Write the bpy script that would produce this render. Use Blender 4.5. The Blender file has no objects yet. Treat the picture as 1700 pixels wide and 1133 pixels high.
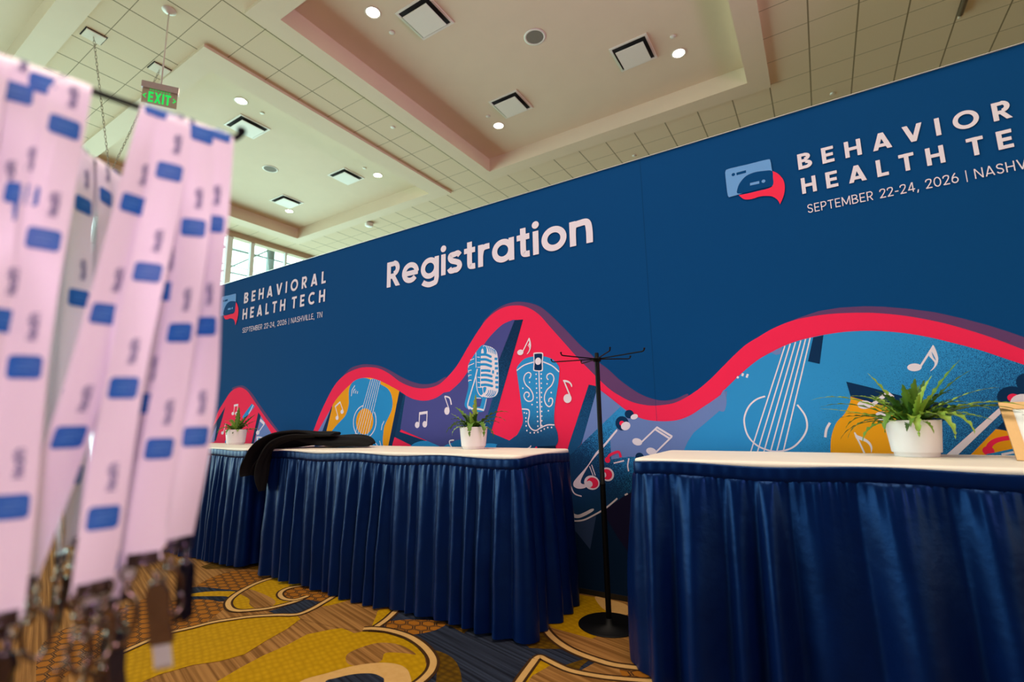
import bpy, math, random
from math import sin, cos, pi, radians, atan2, sqrt, hypot
from mathutils import Vector, Matrix
from mathutils.geometry import tessellate_polygon

S = bpy.context.scene
COL = S.collection

# ------------------------------------------------------------------ camera
CAM_Z = 0.90
YAW, PITCH, ROLL, FPX = -0.560377, 0.162198, -0.0181912, 810.996
cam_d = bpy.data.cameras.new('camera')
cam = bpy.data.objects.new('camera', cam_d); COL.objects.link(cam)
cam_d.sensor_width = 36.0
cam_d.lens = FPX * 36.0 / 1700.0
cam_d.clip_start = 0.02; cam_d.clip_end = 200
_F = Vector((sin(YAW)*cos(PITCH), cos(YAW)*cos(PITCH), sin(PITCH)))
_R = Vector((cos(YAW), -sin(YAW), 0)); _U = _R.cross(_F)
_R2 = cos(ROLL)*_R + sin(ROLL)*_U; _U2 = -sin(ROLL)*_R + cos(ROLL)*_U
cam.matrix_world = Matrix(((_R2.x, _U2.x, -_F.x, 0), (_R2.y, _U2.y, -_F.y, 0), (_R2.z, _U2.z, -_F.z, CAM_Z), (0, 0, 0, 1)))
cam_d.dof.use_dof = True
cam_d.dof.focus_distance = 2.7
cam_d.dof.aperture_fstop = 2.3
S.camera = cam

# ------------------------------------------------------------------ view
S.view_settings.view_transform = 'Standard'
S.view_settings.look = 'None'
S.view_settings.exposure = -0.32
S.view_settings.gamma = 1.0
S.view_settings.use_curve_mapping = False

# ------------------------------------------------------------------ world: bright hazy daylight toward the glass wall, dim elsewhere
W = bpy.data.worlds.new('world'); S.world = W; W.use_nodes = True
nt = W.node_tree; nt.nodes.clear()
tc = nt.nodes.new('ShaderNodeTexCoord'); sp = nt.nodes.new('ShaderNodeSeparateXYZ')
mr = nt.nodes.new('ShaderNodeMapRange'); mr.inputs['From Min'].default_value = -0.75; mr.inputs['From Max'].default_value = -0.35
mr.inputs['To Min'].default_value = 1.0; mr.inputs['To Max'].default_value = 0.0
mx = nt.nodes.new('ShaderNodeMix'); mx.data_type = 'RGBA'
mx.inputs[6].default_value = (0.060, 0.050, 0.042, 1); mx.inputs[7].default_value = (5.0, 6.5, 6.4, 1)
bg = nt.nodes.new('ShaderNodeBackground'); wo = nt.nodes.new('ShaderNodeOutputWorld')
nt.links.new(tc.outputs['Generated'], sp.inputs[0]); nt.links.new(sp.outputs['X'], mr.inputs['Value'])
nt.links.new(mr.outputs['Result'], mx.inputs[0]); nt.links.new(mx.outputs[2], bg.inputs['Color']); nt.links.new(bg.outputs[0], wo.inputs[0])
bg.inputs['Strength'].default_value = 1.0

def lamp(name, kind, loc, energy, color, size=1.0, size_y=None, aim=None, spot=None, blend=0.5):
    d = bpy.data.lights.new(name, kind); d.energy = energy; d.color = color
    if kind == 'AREA':
        d.size = size
        if size_y: d.shape = 'RECTANGLE'; d.size_y = size_y
    if kind == 'SPOT':
        d.spot_size = spot; d.spot_blend = blend; d.shadow_soft_size = size
    if kind == 'POINT': d.shadow_soft_size = size
    o = bpy.data.objects.new(name, d); COL.objects.link(o); o.location = loc
    if aim is not None:
        o.rotation_euler = (Vector(aim) - Vector(loc)).to_track_quat('-Z', 'Y').to_euler()
    return o
WARM = (1.0, 0.80, 0.56)
lamp('daylight', 'AREA', (-17.6, 5.0, 3.8), 620, (0.80, 1.0, 0.93), 14, 5.0, (0, 4, 3.6))
lamp('hall_downlights', 'AREA', (-1.0, 0.3, 6.45), 150, (1.0, 0.86, 0.70), 5, 2.4, (-1.0, 0.9, 0.0)).data.spread = radians(110)
lamp('pink_wash', 'AREA', (3.0, -1.4, 2.6), 20, (1.0, 0.57, 1.0), 1.2, 1.2, (-0.7, 0.1, 1.5)).data.spread = radians(75)
lamp('pink_uplight', 'AREA', (4.0, 3.0, 3.2), 58, (0.86, 0.52, 1.0), 1.2, 1.2, (-6.5, 6.0, 6.6)).data.spread = radians(80)
lamp('ceiling_fill', 'AREA', (5.0, 0.0, 1.8), 46, (1.0, 0.62, 0.36), 3, 3, (-3.0, 6.5, 6.6)).data.spread = radians(120)  # added fill without a fixture, brightens the ceiling beyond the carpet bounce

# ------------------------------------------------------------------ helpers
def srgb(h):
    if isinstance(h, str): h = tuple(int(h[i:i+2], 16) for i in (0, 2, 4))
    return tuple(((c/255)/12.92 if c/255 <= 0.04045 else ((c/255+0.055)/1.055)**2.4) for c in h) + (1.0,)

class Nodes:
    def __init__(self, name):
        self.m = bpy.data.materials.new(name); self.m.use_nodes = True
        self.t = self.m.node_tree; self.b = self.t.nodes['Principled BSDF']
    def n(self, kind, **kw):
        x = self.t.nodes.new('ShaderNode' + kind)
        for k, v in kw.items():
            if k in x.inputs: x.inputs[k].default_value = v
            else: setattr(x, k, v)
        return x
    def l(self, a, b): self.t.links.new(a, b)
    def mix(self, fac, a, b):
        x = self.n('Mix', data_type='RGBA')
        for v, i in ((fac, 0), (a, 6), (b, 7)):
            if hasattr(v, 'is_output'): self.l(v, x.inputs[i])
            else: x.inputs[i].default_value = v
        return x.outputs[2]
    def math(self, op, a, b=0.0, clamp=False):
        x = self.n('Math', operation=op, use_clamp=clamp)
        for v, i in ((a, 0), (b, 1)):
            if hasattr(v, 'is_output'): self.l(v, x.inputs[i])
            else: x.inputs[i].default_value = v
        return x.outputs[0]
    def coord(self, which='Object'): return self.n('TexCoord').outputs[which]
    def noise(self, vec, scale, detail=2.0):
        x = self.n('TexNoise', Scale=scale, Detail=detail); self.l(vec, x.inputs['Vector']); return x.outputs[0]
    def bump(self, h, strength=0.2, dist=0.002):
        x = self.n('Bump', Strength=strength, Distance=dist); self.l(h, x.inputs['Height']); self.l(x.outputs[0], self.b.inputs['Normal'])
    def base(self, v):
        if hasattr(v, 'is_output'): self.l(v, self.b.inputs['Base Color'])
        else: self.b.inputs['Base Color'].default_value = v

def plain(name, color, rough=0.6, metal=0.0, var=0.04, scale=30.0, spec=0.5, bump=0.0, sheen=0.0):
    k = Nodes(name); c = srgb(color)
    n = k.noise(k.coord(), scale)
    d = tuple(max(0, x*(1-var*2)) for x in c[:3]) + (1,); e = tuple(min(1, x*(1+var*2)) for x in c[:3]) + (1,)
    k.base(k.mix(n, d, e))
    k.b.inputs['Roughness'].default_value = rough; k.b.inputs['Metallic'].default_value = metal
    k.b.inputs['Specular IOR Level'].default_value = spec
    if sheen: k.b.inputs['Sheen Weight'].default_value = sheen
    if bump: k.bump(n, bump)
    return k.m

def emit(name, color, strength):
    k = Nodes(name); k.base((0, 0, 0, 1))
    k.b.inputs['Emission Color'].default_value = srgb(color); k.b.inputs['Emission Strength'].default_value = strength
    return k.m

def speckle(name, ca, cb, p0, p1, rough=0.8):
    """print ink with a grainy change of colour from ca at p0 to cb at p1 (points x,z on the wall)"""
    k = Nodes(name); co = k.coord()
    s = k.n('SeparateXYZ'); k.l(co, s.inputs[0])
    dx, dz = p1[0]-p0[0], p1[1]-p0[1]; L2 = dx*dx+dz*dz
    g = k.math('ADD', k.math('MULTIPLY', s.outputs['X'], dx/L2), k.math('MULTIPLY', s.outputs['Z'], dz/L2))
    g = k.math('SUBTRACT', g, (p0[0]*dx+p0[1]*dz)/L2)
    n = k.noise(co, 420.0, 1.0)
    v = k.math('ADD', g, k.math('MULTIPLY', k.math('SUBTRACT', n, 0.5), 1.9))
    mrn = k.n('MapRange'); mrn.inputs['From Min'].default_value = 0.42; mrn.inputs['From Max'].default_value = 0.58
    k.l(v, mrn.inputs['Value'])
    k.base(k.mix(mrn.outputs[0], srgb(ca), srgb(cb)))
    k.b.inputs['Roughness'].default_value = rough; k.b.inputs['Specular IOR Level'].default_value = 0.08
    return k.m

class MB:
    """collects faces, links them as one mesh object"""
    def __init__(self): self.v = []; self.f = []; self.mi = []; self.sm = []
    def add(self, vs, fs, mi=0, smooth=False):
        o = len(self.v); self.v += [tuple(p) for p in vs]
        for f in fs: self.f.append(tuple(i+o for i in f)); self.mi.append(mi); self.sm.append(smooth)
        return self
    def box(self, x0, x1, y0, y1, z0, z1, mi=0, mat=None):
        vs = [Vector((x, y, z)) for z in (z0, z1) for y in (y0, y1) for x in (x0, x1)]
        if mat is not None: vs = [mat @ p for p in vs]
        return self.add(vs, [(0, 2, 3, 1), (4, 5, 7, 6), (0, 1, 5, 4), (2, 6, 7, 3), (0, 4, 6, 2), (1, 3, 7, 5)], mi)
    def tube(self, path, r, seg=8, mi=0, cap=True, closed=False):
        path = [Vector(p) for p in path]; n = len(path)
        rr = r if isinstance(r, (list, tuple)) else [r]*n
        up = None; rings = []
        for i, p in enumerate(path):
            if closed: t = path[(i+1) % n] - path[i-1]
            else: t = path[min(i+1, n-1)] - path[max(i-1, 0)]
            t.normalize()
            if up is None: up = t.orthogonal().normalized()
            up = (up - t*up.dot(t))
            up = up.normalized() if up.length > 1e-6 else t.orthogonal().normalized()
            b = t.cross(up)
            rings.append([p + (up*cos(2*pi*k/seg) + b*sin(2*pi*k/seg))*rr[i] for k in range(seg)])
        vs = [q for ring in rings for q in ring]; fs = []
        for i in range(n if closed else n-1):
            j = (i+1) % n
            for k in range(seg): fs.append((i*seg+k, i*seg+(k+1) % seg, j*seg+(k+1) % seg, j*seg+k))
        if cap and not closed: fs += [tuple(range(seg))[::-1], tuple((n-1)*seg+k for k in range(seg))]
        return self.add(vs, fs, mi, True)
    def lathe(self, prof, seg=32, c=(0, 0, 0), mi=0, smooth=True):
        vs = []; fs = []; n = len(prof)
        for r, z in prof:
            for k in range(seg): vs.append((c[0]+r*cos(2*pi*k/seg), c[1]+r*sin(2*pi*k/seg), c[2]+z))
        for i in range(n-1):
            for k in range(seg): fs.append((i*seg+k, i*seg+(k+1) % seg, (i+1)*seg+(k+1) % seg, (i+1)*seg+k))
        return self.add(vs, fs, mi, smooth)
    def grid(self, rows, mi=0, smooth=True, closed=False):
        n = len(rows); m = len(rows[0]); vs = [p for r in rows for p in r]; fs = []
        for i in range(n-1):
            for j in range(m if closed else m-1):
                fs.append((i*m+j, i*m+(j+1) % m, (i+1)*m+(j+1) % m, (i+1)*m+j))
        return self.add(vs, fs, mi, smooth)
    def build(self, name, mats, parent=None, loc=None, autosmooth=None):
        me = bpy.data.meshes.new(name); me.from_pydata(self.v, [], self.f); me.update()
        for m in (mats if isinstance(mats, (list, tuple)) else [mats]): me.materials.append(m)
        me.polygons.foreach_set('material_index', self.mi); me.polygons.foreach_set('use_smooth', self.sm)
        o = bpy.data.objects.new(name, me); COL.objects.link(o)
        if parent is not None: o.parent = parent
        if loc is not None: o.location = loc
        return o

def tag(o, label, cat, group=None):
    o['label'] = label; o['category'] = cat
    if group: o['group'] = group
    return o
def thing(name, label, cat, loc=(0, 0, 0), rz=0.0, group=None):
    o = bpy.data.objects.new(name, None); COL.objects.link(o); o.location = loc; o.rotation_euler = (0, 0, rz)
    o.empty_display_size = 0.1
    return tag(o, label, cat, group)
def struct(o): o['kind'] = 'structure'; return o
def clone(root, loc, label, rz=0.0):
    r = root.copy(); COL.objects.link(r); r.location = loc; r['label'] = label
    if rz: r.rotation_euler = (0, 0, rz)
    for ch in list(root.children):
        c = ch.copy(); COL.objects.link(c); c.parent = r
        for g in list(ch.children):
            d = g.copy(); COL.objects.link(d); d.parent = c
    return r

def cr(pts, closed=False, n=8):
    """smooth curve through the points"""
    P = [Vector(p) for p in pts]; N = len(P); out = []
    for i in range(N if closed else N-1):
        if closed: a, b, c, d = P[i-1], P[i], P[(i+1) % N], P[(i+2) % N]
        else: a, b, c, d = P[max(i-1, 0)], P[i], P[i+1], P[min(i+2, N-1)]
        for k in range(n):
            t = k/n
            out.append(0.5*((2*b) + (c-a)*t + (2*a-5*b+4*c-d)*t*t + (3*b-a-3*c+d)*t*t*t))
    if not closed: out.append(P[-1])
    return [tuple(p) for p in out]
def ell(c, rx, ry, rot=0.0, a0=0.0, a1=360.0, n=40):
    out = []; full = abs(a1-a0) >= 360
    for k in range(n if full else n+1):
        a = radians(a0+(a1-a0)*k/n); x, y = rx*cos(a), ry*sin(a)
        out.append((c[0]+x*cos(rot)-y*sin(rot), c[1]+x*sin(rot)+y*cos(rot)))
    return out
def ribbon(pts, w, closed=False):
    """outline quads of a constant-width line; returns polygons"""
    P = [Vector(p) for p in pts]; n = len(P); L = []; Rr = []
    for i in range(n):
        a = P[i-1] if (closed or i > 0) else None
        b = P[(i+1) % n] if (closed or i < n-1) else None
        d1 = (P[i]-a).normalized() if a is not None and (P[i]-a).length > 1e-9 else None
        d2 = (b-P[i]).normalized() if b is not None and (b-P[i]).length > 1e-9 else None
        if d1 is None: d1 = d2
        if d2 is None: d2 = d1
        t = d1+d2
        t = t.normalized() if t.length > 1e-6 else d1
        nn = Vector((-t.y, t.x)); c = max(0.45, nn.dot(Vector((-d1.y, d1.x))))
        ww = (w[i] if isinstance(w, (list, tuple)) else w)/2/c
        L.append(P[i]+nn*ww); Rr.append(P[i]-nn*ww)
    out = []
    for i in range(n if closed else n-1):
        j = (i+1) % n
        out.append([tuple(L[i]), tuple(Rr[i]), tuple(Rr[j]), tuple(L[j])])
    return out

# ------------------------------------------------------------------ stroke lettering (cap height 1)
def glyph(ch, w):
    h = w/2; q = []
    def st(pts): q.extend(ribbon(pts, w))
    def para(x0, x1, y0, y1, ww=None):
        a = (ww or w*1.1)/2; q.append([(x0-a, y0), (x0+a, y0), (x1+a, y1), (x1-a, y1)])
    def stem(x, y0=0.0, y1=1.0): q.append([(x, y0), (x+w, y0), (x+w, y1), (x, y1)])
    def bar(x0, x1, y): q.append([(x0, y-h*.95), (x1, y-h*.95), (x1, y+h*.95), (x0, y+h*.95)])
    def ring(cx, cy, rx, ry): q.extend(ribbon(ell((cx, cy), rx-h, ry-h, n=36), w, True))
    def arc(cx, cy, rx, ry, a0, a1, n=20): st(ell((cx, cy), rx-h, ry-h, 0, a0, a1, n))
    X = 0.775
    if ch == 'B':
        stem(0); c1 = (0.5+1-h)/2; r1 = (1-h-0.5)/2+.02; bar(w*.5, .36, 1-h); bar(w*.5, .38, .52); bar(w*.5, .38, h)
        arc(.34, .755, .30, .245, -90, 90, 14); arc(.37, .265, .33, .265, -90, 90, 14); return q, .70
    if ch == 'E': stem(0); bar(w*.5, .58, 1-h); bar(w*.5, .54, .5); bar(w*.5, .58, h); return q, .60
    if ch == 'H': stem(0); stem(.76-w); bar(w*.5, .76-w*.5, .5); return q, .76
    if ch == 'A': para(h*1.1, .42, 0, 1); para(.84-h*1.1, .42, 0, 1); bar(.2, .64, .25); return q, .84
    if ch == 'V': para(.42, h*1.1, 0, 1); para(.42, .84-h*1.1, 0, 1); return q, .84
    if ch == 'I': stem(0); return q, w
    if ch == 'O': ring(.5, .5, .5, .51); return q, 1.0
    if ch == '0': ring(.36, .5, .36, .51); return q, .72
    if ch in 'RP':
        stem(0); bar(w*.5, .37, 1-h); bar(w*.5, .37, .42); arc(.35, .71, .30, .29+h*.2, -90, 90, 16)
        if ch == 'R': para(.60-h*.3, .30, 0, .44)
        return q, (.68 if ch == 'R' else .65)
    if ch == 'L': stem(0); bar(w*.5, .52, h); return q, .53
    if ch == 'T': bar(0, .66, 1-h); stem(.33-h); return q, .66
    if ch == 'C': arc(.5, .5, .5, .51, 48, 312, 30); return q, .90
    if ch == 'S':
        st(cr([(.58, .80), (.50, .90-h*.3), (.33, 1-h), (.14, .92-h*.3), (h, .75), (.14, .59), (.33, .51), (.50, .43), (.62-h, .27), (.50, .10+h*.3), (.31, h), (.12, .11+h*.3), (h*.7, .24)], n=5)); return q, .64
    if ch == 'N': stem(0); stem(.78-w); para(.78-h*1.1, h*1.1, 0, 1); return q, .78
    if ch == 'M': stem(0); stem(.94-w); para(.47, h*1.1, .12, 1); para(.47, .94-h*1.1, .12, 1); return q, .94
    if ch == '2': st(cr([(h, .70), (.08, .86), (.30, 1-h), (.53, .88), (.55, .68), (.42, .46), (h*1.2, .04)], n=6)); bar(0, .62, h); return q, .62
    if ch == '4': stem(.44); bar(0, .70, .26); para(h, .46, .24, 1); return q, .70
    if ch == '6': ring(.33, .32, .33, .33); st(cr([(h, .34), (.12, .62), (.30, .88), (.42, 1.0)], n=5)); return q, .66
    if ch == ',': para(.04, .14, -.2, .12); return q, .2
    if ch == '-': bar(0, .36, .40); return q, .36
    if ch == '|': q.append([(0, -.15), (w*.75, -.15), (w*.75, 1.05), (0, 1.05)]); return q, w*.75
    if ch == 'X': para(h*1.1, .78-h*1.1, 0, 1); para(.78-h*1.1, h*1.1, 0, 1); return q, .78
    # lower case
    if ch == 'o': ring(.42, X/2, .42, X/2+.01); return q, .84
    if ch == 'e': arc(.41, X/2, .41, X/2+.01, 0, 320, 30); bar(h, .82-h*.4, X/2-.02); return q, .82
    if ch == 'a': ring(.41, X/2, .41, X/2+.01); stem(.84-w, 0, X); return q, .84
    if ch == 'g': ring(.41, X/2, .41, X/2+.01); stem(.84-w, -.02, X); st(cr([(.84-h, .02), (.80-h, -.16), (.62, -.30+h), (.40, -.33+h), (.20, -.27+h), (.10, -.10)], n=5)); return q, .84
    if ch == 'i': stem(0, 0, X); q.append(ell((h, .98), w*.62, w*.62, n=18)); return q, w
    if ch == 'l': stem(0, 0, 1.05); return q, w
    if ch == 's':
        st(cr([(.52, .60), (.43, .69), (.30, X-h), (.13, .66), (.10, .56), (.18, .46), (.33, .40), (.47, .33), (.51, .21), (.42, .11), (.29, h), (.13, .10), (h*.6, .20)], n=5)); return q, .60
    if ch == 't': st([(.13+h, .98), (.13+h, .26)]); st(cr([(.13+h, .28), (.15+h, .13), (.26+h, h*.95), (.46, h*.95)], n=5)); bar(0, .46, X-h); return q, .48
    if ch == 'r': stem(0, 0, X); st(cr([(h, .36), (.12+h*.3, .58), (.26, X-h-.01), (.46, X-h)], n=5)); return q, .46
    if ch in 'nh': stem(0, 0, X if ch == 'n' else 1.05); st(cr([(h, .34), (.14, .62), (.36, X-h), (.56, .65), (.72-h, .42), (.72-h, 0)], n=6)); return q, .72
    return q, .34
def text(s, w, track, space=.45):
    out = []; x = 0.0
    for ch in s:
        if ch == ' ': x += space; continue
        g, adv = glyph(ch, w)
        for p in g: out.append([(a+x, b) for a, b in p])
        x += adv+track
    return out, x-track
def text_fit(s, x0, x1, z, cap, w, track, space=.45):
    g, L = text(s, w, track, space); k = (x1-x0)/L
    return [[(x0+a*k, z+b*cap) for a, b in p] for p in g]

# ------------------------------------------------------------------ setting: room
WALL_Y = 2.487; TILE_Z = 6.60; BAND_Z = 6.55; TRAY_Z = 6.87
TRAYS = [(-5.92, -0.536, 3.44, 8.60), (-13.13, -7.79, 3.44, 8.63), (-13.13, -7.79, -3.6, 1.62)]
BANDS = [(-6.24, -0.205, 3.11, 8.95), (-13.55, -7.33, 3.11, 8.95), (-13.55, -7.33, -3.95, 1.95)]

def ceiling_material():
    k = Nodes('ceiling_tile'); co = k.coord(); s = k.n('SeparateXYZ'); k.l(co, s.inputs[0])
    def line(ax, off, per, wd):
        f = k.math('FRACT', k.math('DIVIDE', k.math('SUBTRACT', s.outputs[ax], off), per))
        e = k.math('MINIMUM', f, k.math('SUBTRACT', 1.0, f))
        return k.math('LESS_THAN', e, wd/per/2)
    g = k.math('MAXIMUM', line('X', 0.389, 0.6097, 0.020), line('Y', 3.455, 0.6097, 0.010))
    n = k.noise(co, 90.0, 4.0)
    t = k.mix(n, srgb('dcc8a8'), srgb('e8d4b6'))
    k.base(k.mix(g, t, srgb('8a7a5c'))); k.b.inputs['Roughness'].default_value = 0.95
    k.bump(n, 0.15, 0.002)
    return k.m
M_TILE = ceiling_material()
M_DRY = plain('painted_drywall', 'e4d0b4', 0.75, var=0.015, scale=3)
def ceiling():
    mb = MB(); xs = sorted({-14.4, 9.0} | {b[i] for b in BANDS for i in (0, 1)}); ys = sorted({-9.0, 16.0} | {b[i] for b in BANDS for i in (2, 3)})
    for i in range(len(xs)-1):
        for j in range(len(ys)-1):
            cx, cy = (xs[i]+xs[i+1])/2, (ys[j]+ys[j+1])/2
            if any(b[0] < cx < b[1] and b[2] < cy < b[3] for b in BANDS): continue
            mb.add([(xs[i], ys[j], TILE_Z), (xs[i], ys[j+1], TILE_Z), (xs[i+1], ys[j+1], TILE_Z), (xs[i+1], ys[j], TILE_Z)], [(0, 1, 2, 3)], 0)
    for b, t in zip(BANDS, TRAYS):
        o = [(b[0], b[2]), (b[1], b[2]), (b[1], b[3]), (b[0], b[3])]; i_ = [(t[0], t[2]), (t[1], t[2]), (t[1], t[3]), (t[0], t[3])]
        vs = [(x, y, TILE_Z+.002) for x, y in o]+[(x, y, BAND_Z) for x, y in o]+[(x, y, BAND_Z) for x, y in i_]+[(x, y, TRAY_Z) for x, y in i_]
        fs = []
        for L in (0, 4, 8):
            for k in range(4): fs.append((L+k, L+(k+1) % 4, L+4+(k+1) % 4, L+4+k))
        fs.append((12, 13, 14, 15)); mb.add(vs, fs, 1)
    return struct(mb.build('ceiling', [M_TILE, M_DRY]))
ceiling()

# carpet
def carpet(name, ca, cb, stripes=0.0, fine=600.0, ang=0.0, scale_tex=False):
    k = Nodes(name); co = k.coord()
    mp = k.n('Mapping'); mp.inputs['Rotation'].default_value = (0, 0, ang); k.l(co, mp.inputs[0]); v = mp.outputs[0]
    if stripes:
        m2 = k.n('Mapping'); m2.inputs['Scale'].default_value = (1.2, stripes, 1); k.l(v, m2.inputs[0])
        n = k.noise(m2.outputs[0], 1.0, 4.0)
        r = k.n('MapRange'); r.inputs['From Min'].default_value = 0.38; r.inputs['From Max'].default_value = 0.62; k.l(n, r.inputs[0]); f = r.outputs[0]
    elif scale_tex:
        vo = k.n('TexVoronoi', Scale=26.0, Randomness=0.35); m2 = k.n('Mapping'); m2.inputs['Scale'].default_value = (1, 1.6, 1); k.l(v, m2.inputs[0]); k.l(m2.outputs[0], vo.inputs['Vector'])
        f = k.math('MULTIPLY', vo.outputs['Distance'], 1.6, True)
    else: f = k.noise(v, 40.0, 3.0)
    c = k.mix(f, srgb(ca), srgb(cb))
    n2 = k.noise(co, fine, 2.0)
    k.base(k.mix(k.math('MULTIPLY', n2, 0.55), c, tuple(x*0.45 for x in srgb(cb)[:3])+(1,)))
    k.b.inputs['Roughness'].default_value = 1.0; k.b.inputs['Specular IOR Level'].default_value = 0.05
    k.bump(n2, 0.5, 0.004)
    return k.m
def hex_carpet():
    k = Nodes('carpet_honeycomb'); co = k.coord()
    m2 = k.n('Mapping'); m2.inputs['Scale'].default_value = (1, 1.5, 1); m2.inputs['Rotation'].default_value = (0, 0, 0.5); k.l(co, m2.inputs[0])
    sc = k.n('VectorMath', operation='SCALE'); sc.inputs['Scale'].default_value = 13.5; k.l(m2.outputs[0], sc.inputs[0])
    se = k.n('SeparateXYZ'); k.l(sc.outputs[0], se.inputs[0]); px, py = se.outputs['X'], se.outputs['Y']
    def cell(ox, oy):
        a = k.math('SUBTRACT', k.math('FLOORED_MODULO', k.math('ADD', px, ox), 1.0), 0.5); b = k.math('SUBTRACT', k.math('FLOORED_MODULO', k.math('ADD', py, oy), 1.732), 0.866)
        a, b = k.math('ABSOLUTE', a), k.math('ABSOLUTE', b)
        return k.math('MAXIMUM', a, k.math('ADD', k.math('MULTIPLY', a, 0.5), k.math('MULTIPLY', b, 0.866)))
    hd = k.math('MINIMUM', cell(0, 0), cell(0.5, 0.866))
    e = k.math('GREATER_THAN', hd, 0.385); e2 = k.math('GREATER_THAN', hd, 0.465)
    c = k.mix(e, srgb('a2621a'), srgb('3a2416')); c = k.mix(e2, c, srgb('8a5a26'))
    n2 = k.noise(co, 600.0); k.base(k.mix(k.math('MULTIPLY', n2, 0.5), c, srgb('3a2614')))
    k.b.inputs['Roughness'].default_value = 1.0; k.b.inputs['Specular IOR Level'].default_value = 0.05; k.bump(n2, 0.5, 0.004)
    return k.m
C_WOOD = carpet('carpet_wood_stripe', '70481f', 'a87640', 70.0, 600, 0.25)
C_GOLD = carpet('carpet_gold', 'c6960e', 'aa7e06', 0, 600, 0.4, True)
C_NAVY = carpet('carpet_slate_stripe', '14141d', '323848', 80.0, 600, 0.25)
C_CREAM = carpet('carpet_cream', 'dcae70', 'c69654')
C_DARK = carpet('carpet_umber', '4a3018', '3a2412')
C_BROWNGOLD = carpet('carpet_bronze', '70500c', '4a320a', 0, 600, 0.1, True)
C_HEX = hex_carpet()
def floor():
    mb = MB(); mb.add([(-14.4, -9, 0), (9, -9, 0), (9, 16, 0), (-14.4, 16, 0)], [(0, 1, 2, 3)], 0)
    lvl = [0]
    def poly(pts, mi):
        lvl[0] += 1; z = 0.00012*lvl[0]
        tri = tessellate_polygon([[Vector((x, y, 0)) for x, y in pts]])
        fs = []
        for a, b, c in tri:
            A, B, C = pts[a], pts[b], pts[c]
            fs.append((a, b, c) if (B[0]-A[0])*(C[1]-A[1])-(B[1]-A[1])*(C[0]-A[0]) > 0 else (a, c, b))
        mb.add([(x, y, z) for x, y in pts], fs, mi)
    def line(pts, w, dark=True, n=8):
        c = cr(pts, n=n)
        if dark:
            lvl[0] += 1
            for q in ribbon(c, [x*1.55 if isinstance(w, list) else 0 for x in w] if isinstance(w, list) else w*1.9): mb.add([(x, y, 0.00012*lvl[0]) for x, y in q], [(0, 1, 2, 3)], 4)
        lvl[0] += 1
        for q in ribbon(c, w): mb.add([(x, y, 0.00012*lvl[0]) for x, y in q], [(0, 1, 2, 3)], 3)
    WOOD, GOLD, NAVY, CREAM, DARK, HEX, BRZ = range(7)
    # far left patches
    poly([(-3.528,1.763),(-3.593,1.960),(-3.528,2.093),(-3.277,2.208),(-3.046,1.928),(-3.281,1.864),(-3.431,1.749)], BRZ)
    poly(cr([(-3.147,1.566),(-3.236,1.715),(-3.222,1.831),(-3.087,1.874),(-2.909,1.895),(-2.875,1.757),(-2.819,1.632),(-2.962,1.591),(-3.070,1.543)], True, 4), HEX)
    poly(cr([(-3.140,1.492),(-3.095,1.555),(-2.962,1.591),(-2.839,1.621),(-2.813,1.563),(-2.936,1.507),(-3.018,1.437)], True, 4), NAVY)
    poly(cr([(-3.018,1.437),(-2.978,1.527),(-2.873,1.595),(-2.824,1.605),(-2.787,1.543),(-2.906,1.465)], True, 4), GOLD)
    poly(cr([(-2.995,1.426),(-2.870,1.508),(-2.787,1.543),(-2.731,1.506),(-2.803,1.455),(-2.928,1.396)], True, 4), NAVY)
    poly(cr([(-3.139,1.213),(-3.017,1.346),(-2.848,1.463),(-2.678,1.471),(-2.584,1.384),(-2.532,1.285),(-2.527,1.140),(-2.528,0.993)], True, 4), HEX)
    poly(cr([(-2.906,0.833),(-3.058,0.998),(-3.113,1.182),(-3.144,1.362),(-2.906,1.298),(-2.636,1.125),(-2.562,0.967),(-2.524,0.858),(-2.442,0.764),(-2.432,0.700)], True, 4), HEX)
    poly([(-2.399,1.531),(-2.385,1.615),(-2.384,1.745),(-2.281,1.758),(-2.251,1.650),(-2.238,1.575),(-2.304,1.527)], NAVY)
    poly(cr([(-2.492,1.685),(-2.575,1.731),(-2.607,1.801),(-2.553,1.856),(-2.331,1.872),(-2.279,1.749),(-2.363,1.730)], True, 4), HEX)
    # first gold field
    poly([(-2.482,0.889),(-2.528,0.993),(-2.546,1.122),(-2.516,1.243),(-2.495,1.320),(-2.446,1.387),(-2.394,1.454),(-2.312,1.518),(-2.232,1.571),(-2.172,1.551),(-2.123,1.450),(-2.090,1.329),(-2.048,1.215),(-2.076,1.135),(-2.136,1.067),(-2.166,0.966),(-2.151,0.782)], GOLD)
    poly([(-2.293,1.842),(-2.202,1.847),(-1.958,1.834),(-1.859,1.846),(-1.810,1.747),(-1.784,1.643),(-1.787,1.615),(-1.913,1.573),(-2.172,1.551),(-2.232,1.571),(-2.229,1.642),(-2.254,1.730)], WOOD)
    poly(cr([(-2.289,1.839),(-2.242,1.836),(-2.175,1.851),(-2.190,1.745),(-2.230,1.712)], True, 4), GOLD)
    poly(cr([(-1.932,1.819),(-1.856,1.843),(-1.810,1.747),(-1.789,1.640),(-1.879,1.745)], True, 4), GOLD)
    # second gold field
    poly([(-1.940,1.551),(-1.911,1.579),(-1.822,1.570),(-1.801,1.604),(-1.703,1.638),(-1.590,1.637),(-1.511,1.618),(-1.413,1.567),(-1.333,1.493),(-1.290,1.418),(-1.167,1.253),(-1.733,0.771),(-1.890,0.952),(-1.926,1.049),(-1.953,1.146),(-1.971,1.246),(-1.974,1.352),(-1.993,1.460)], GOLD)
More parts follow.
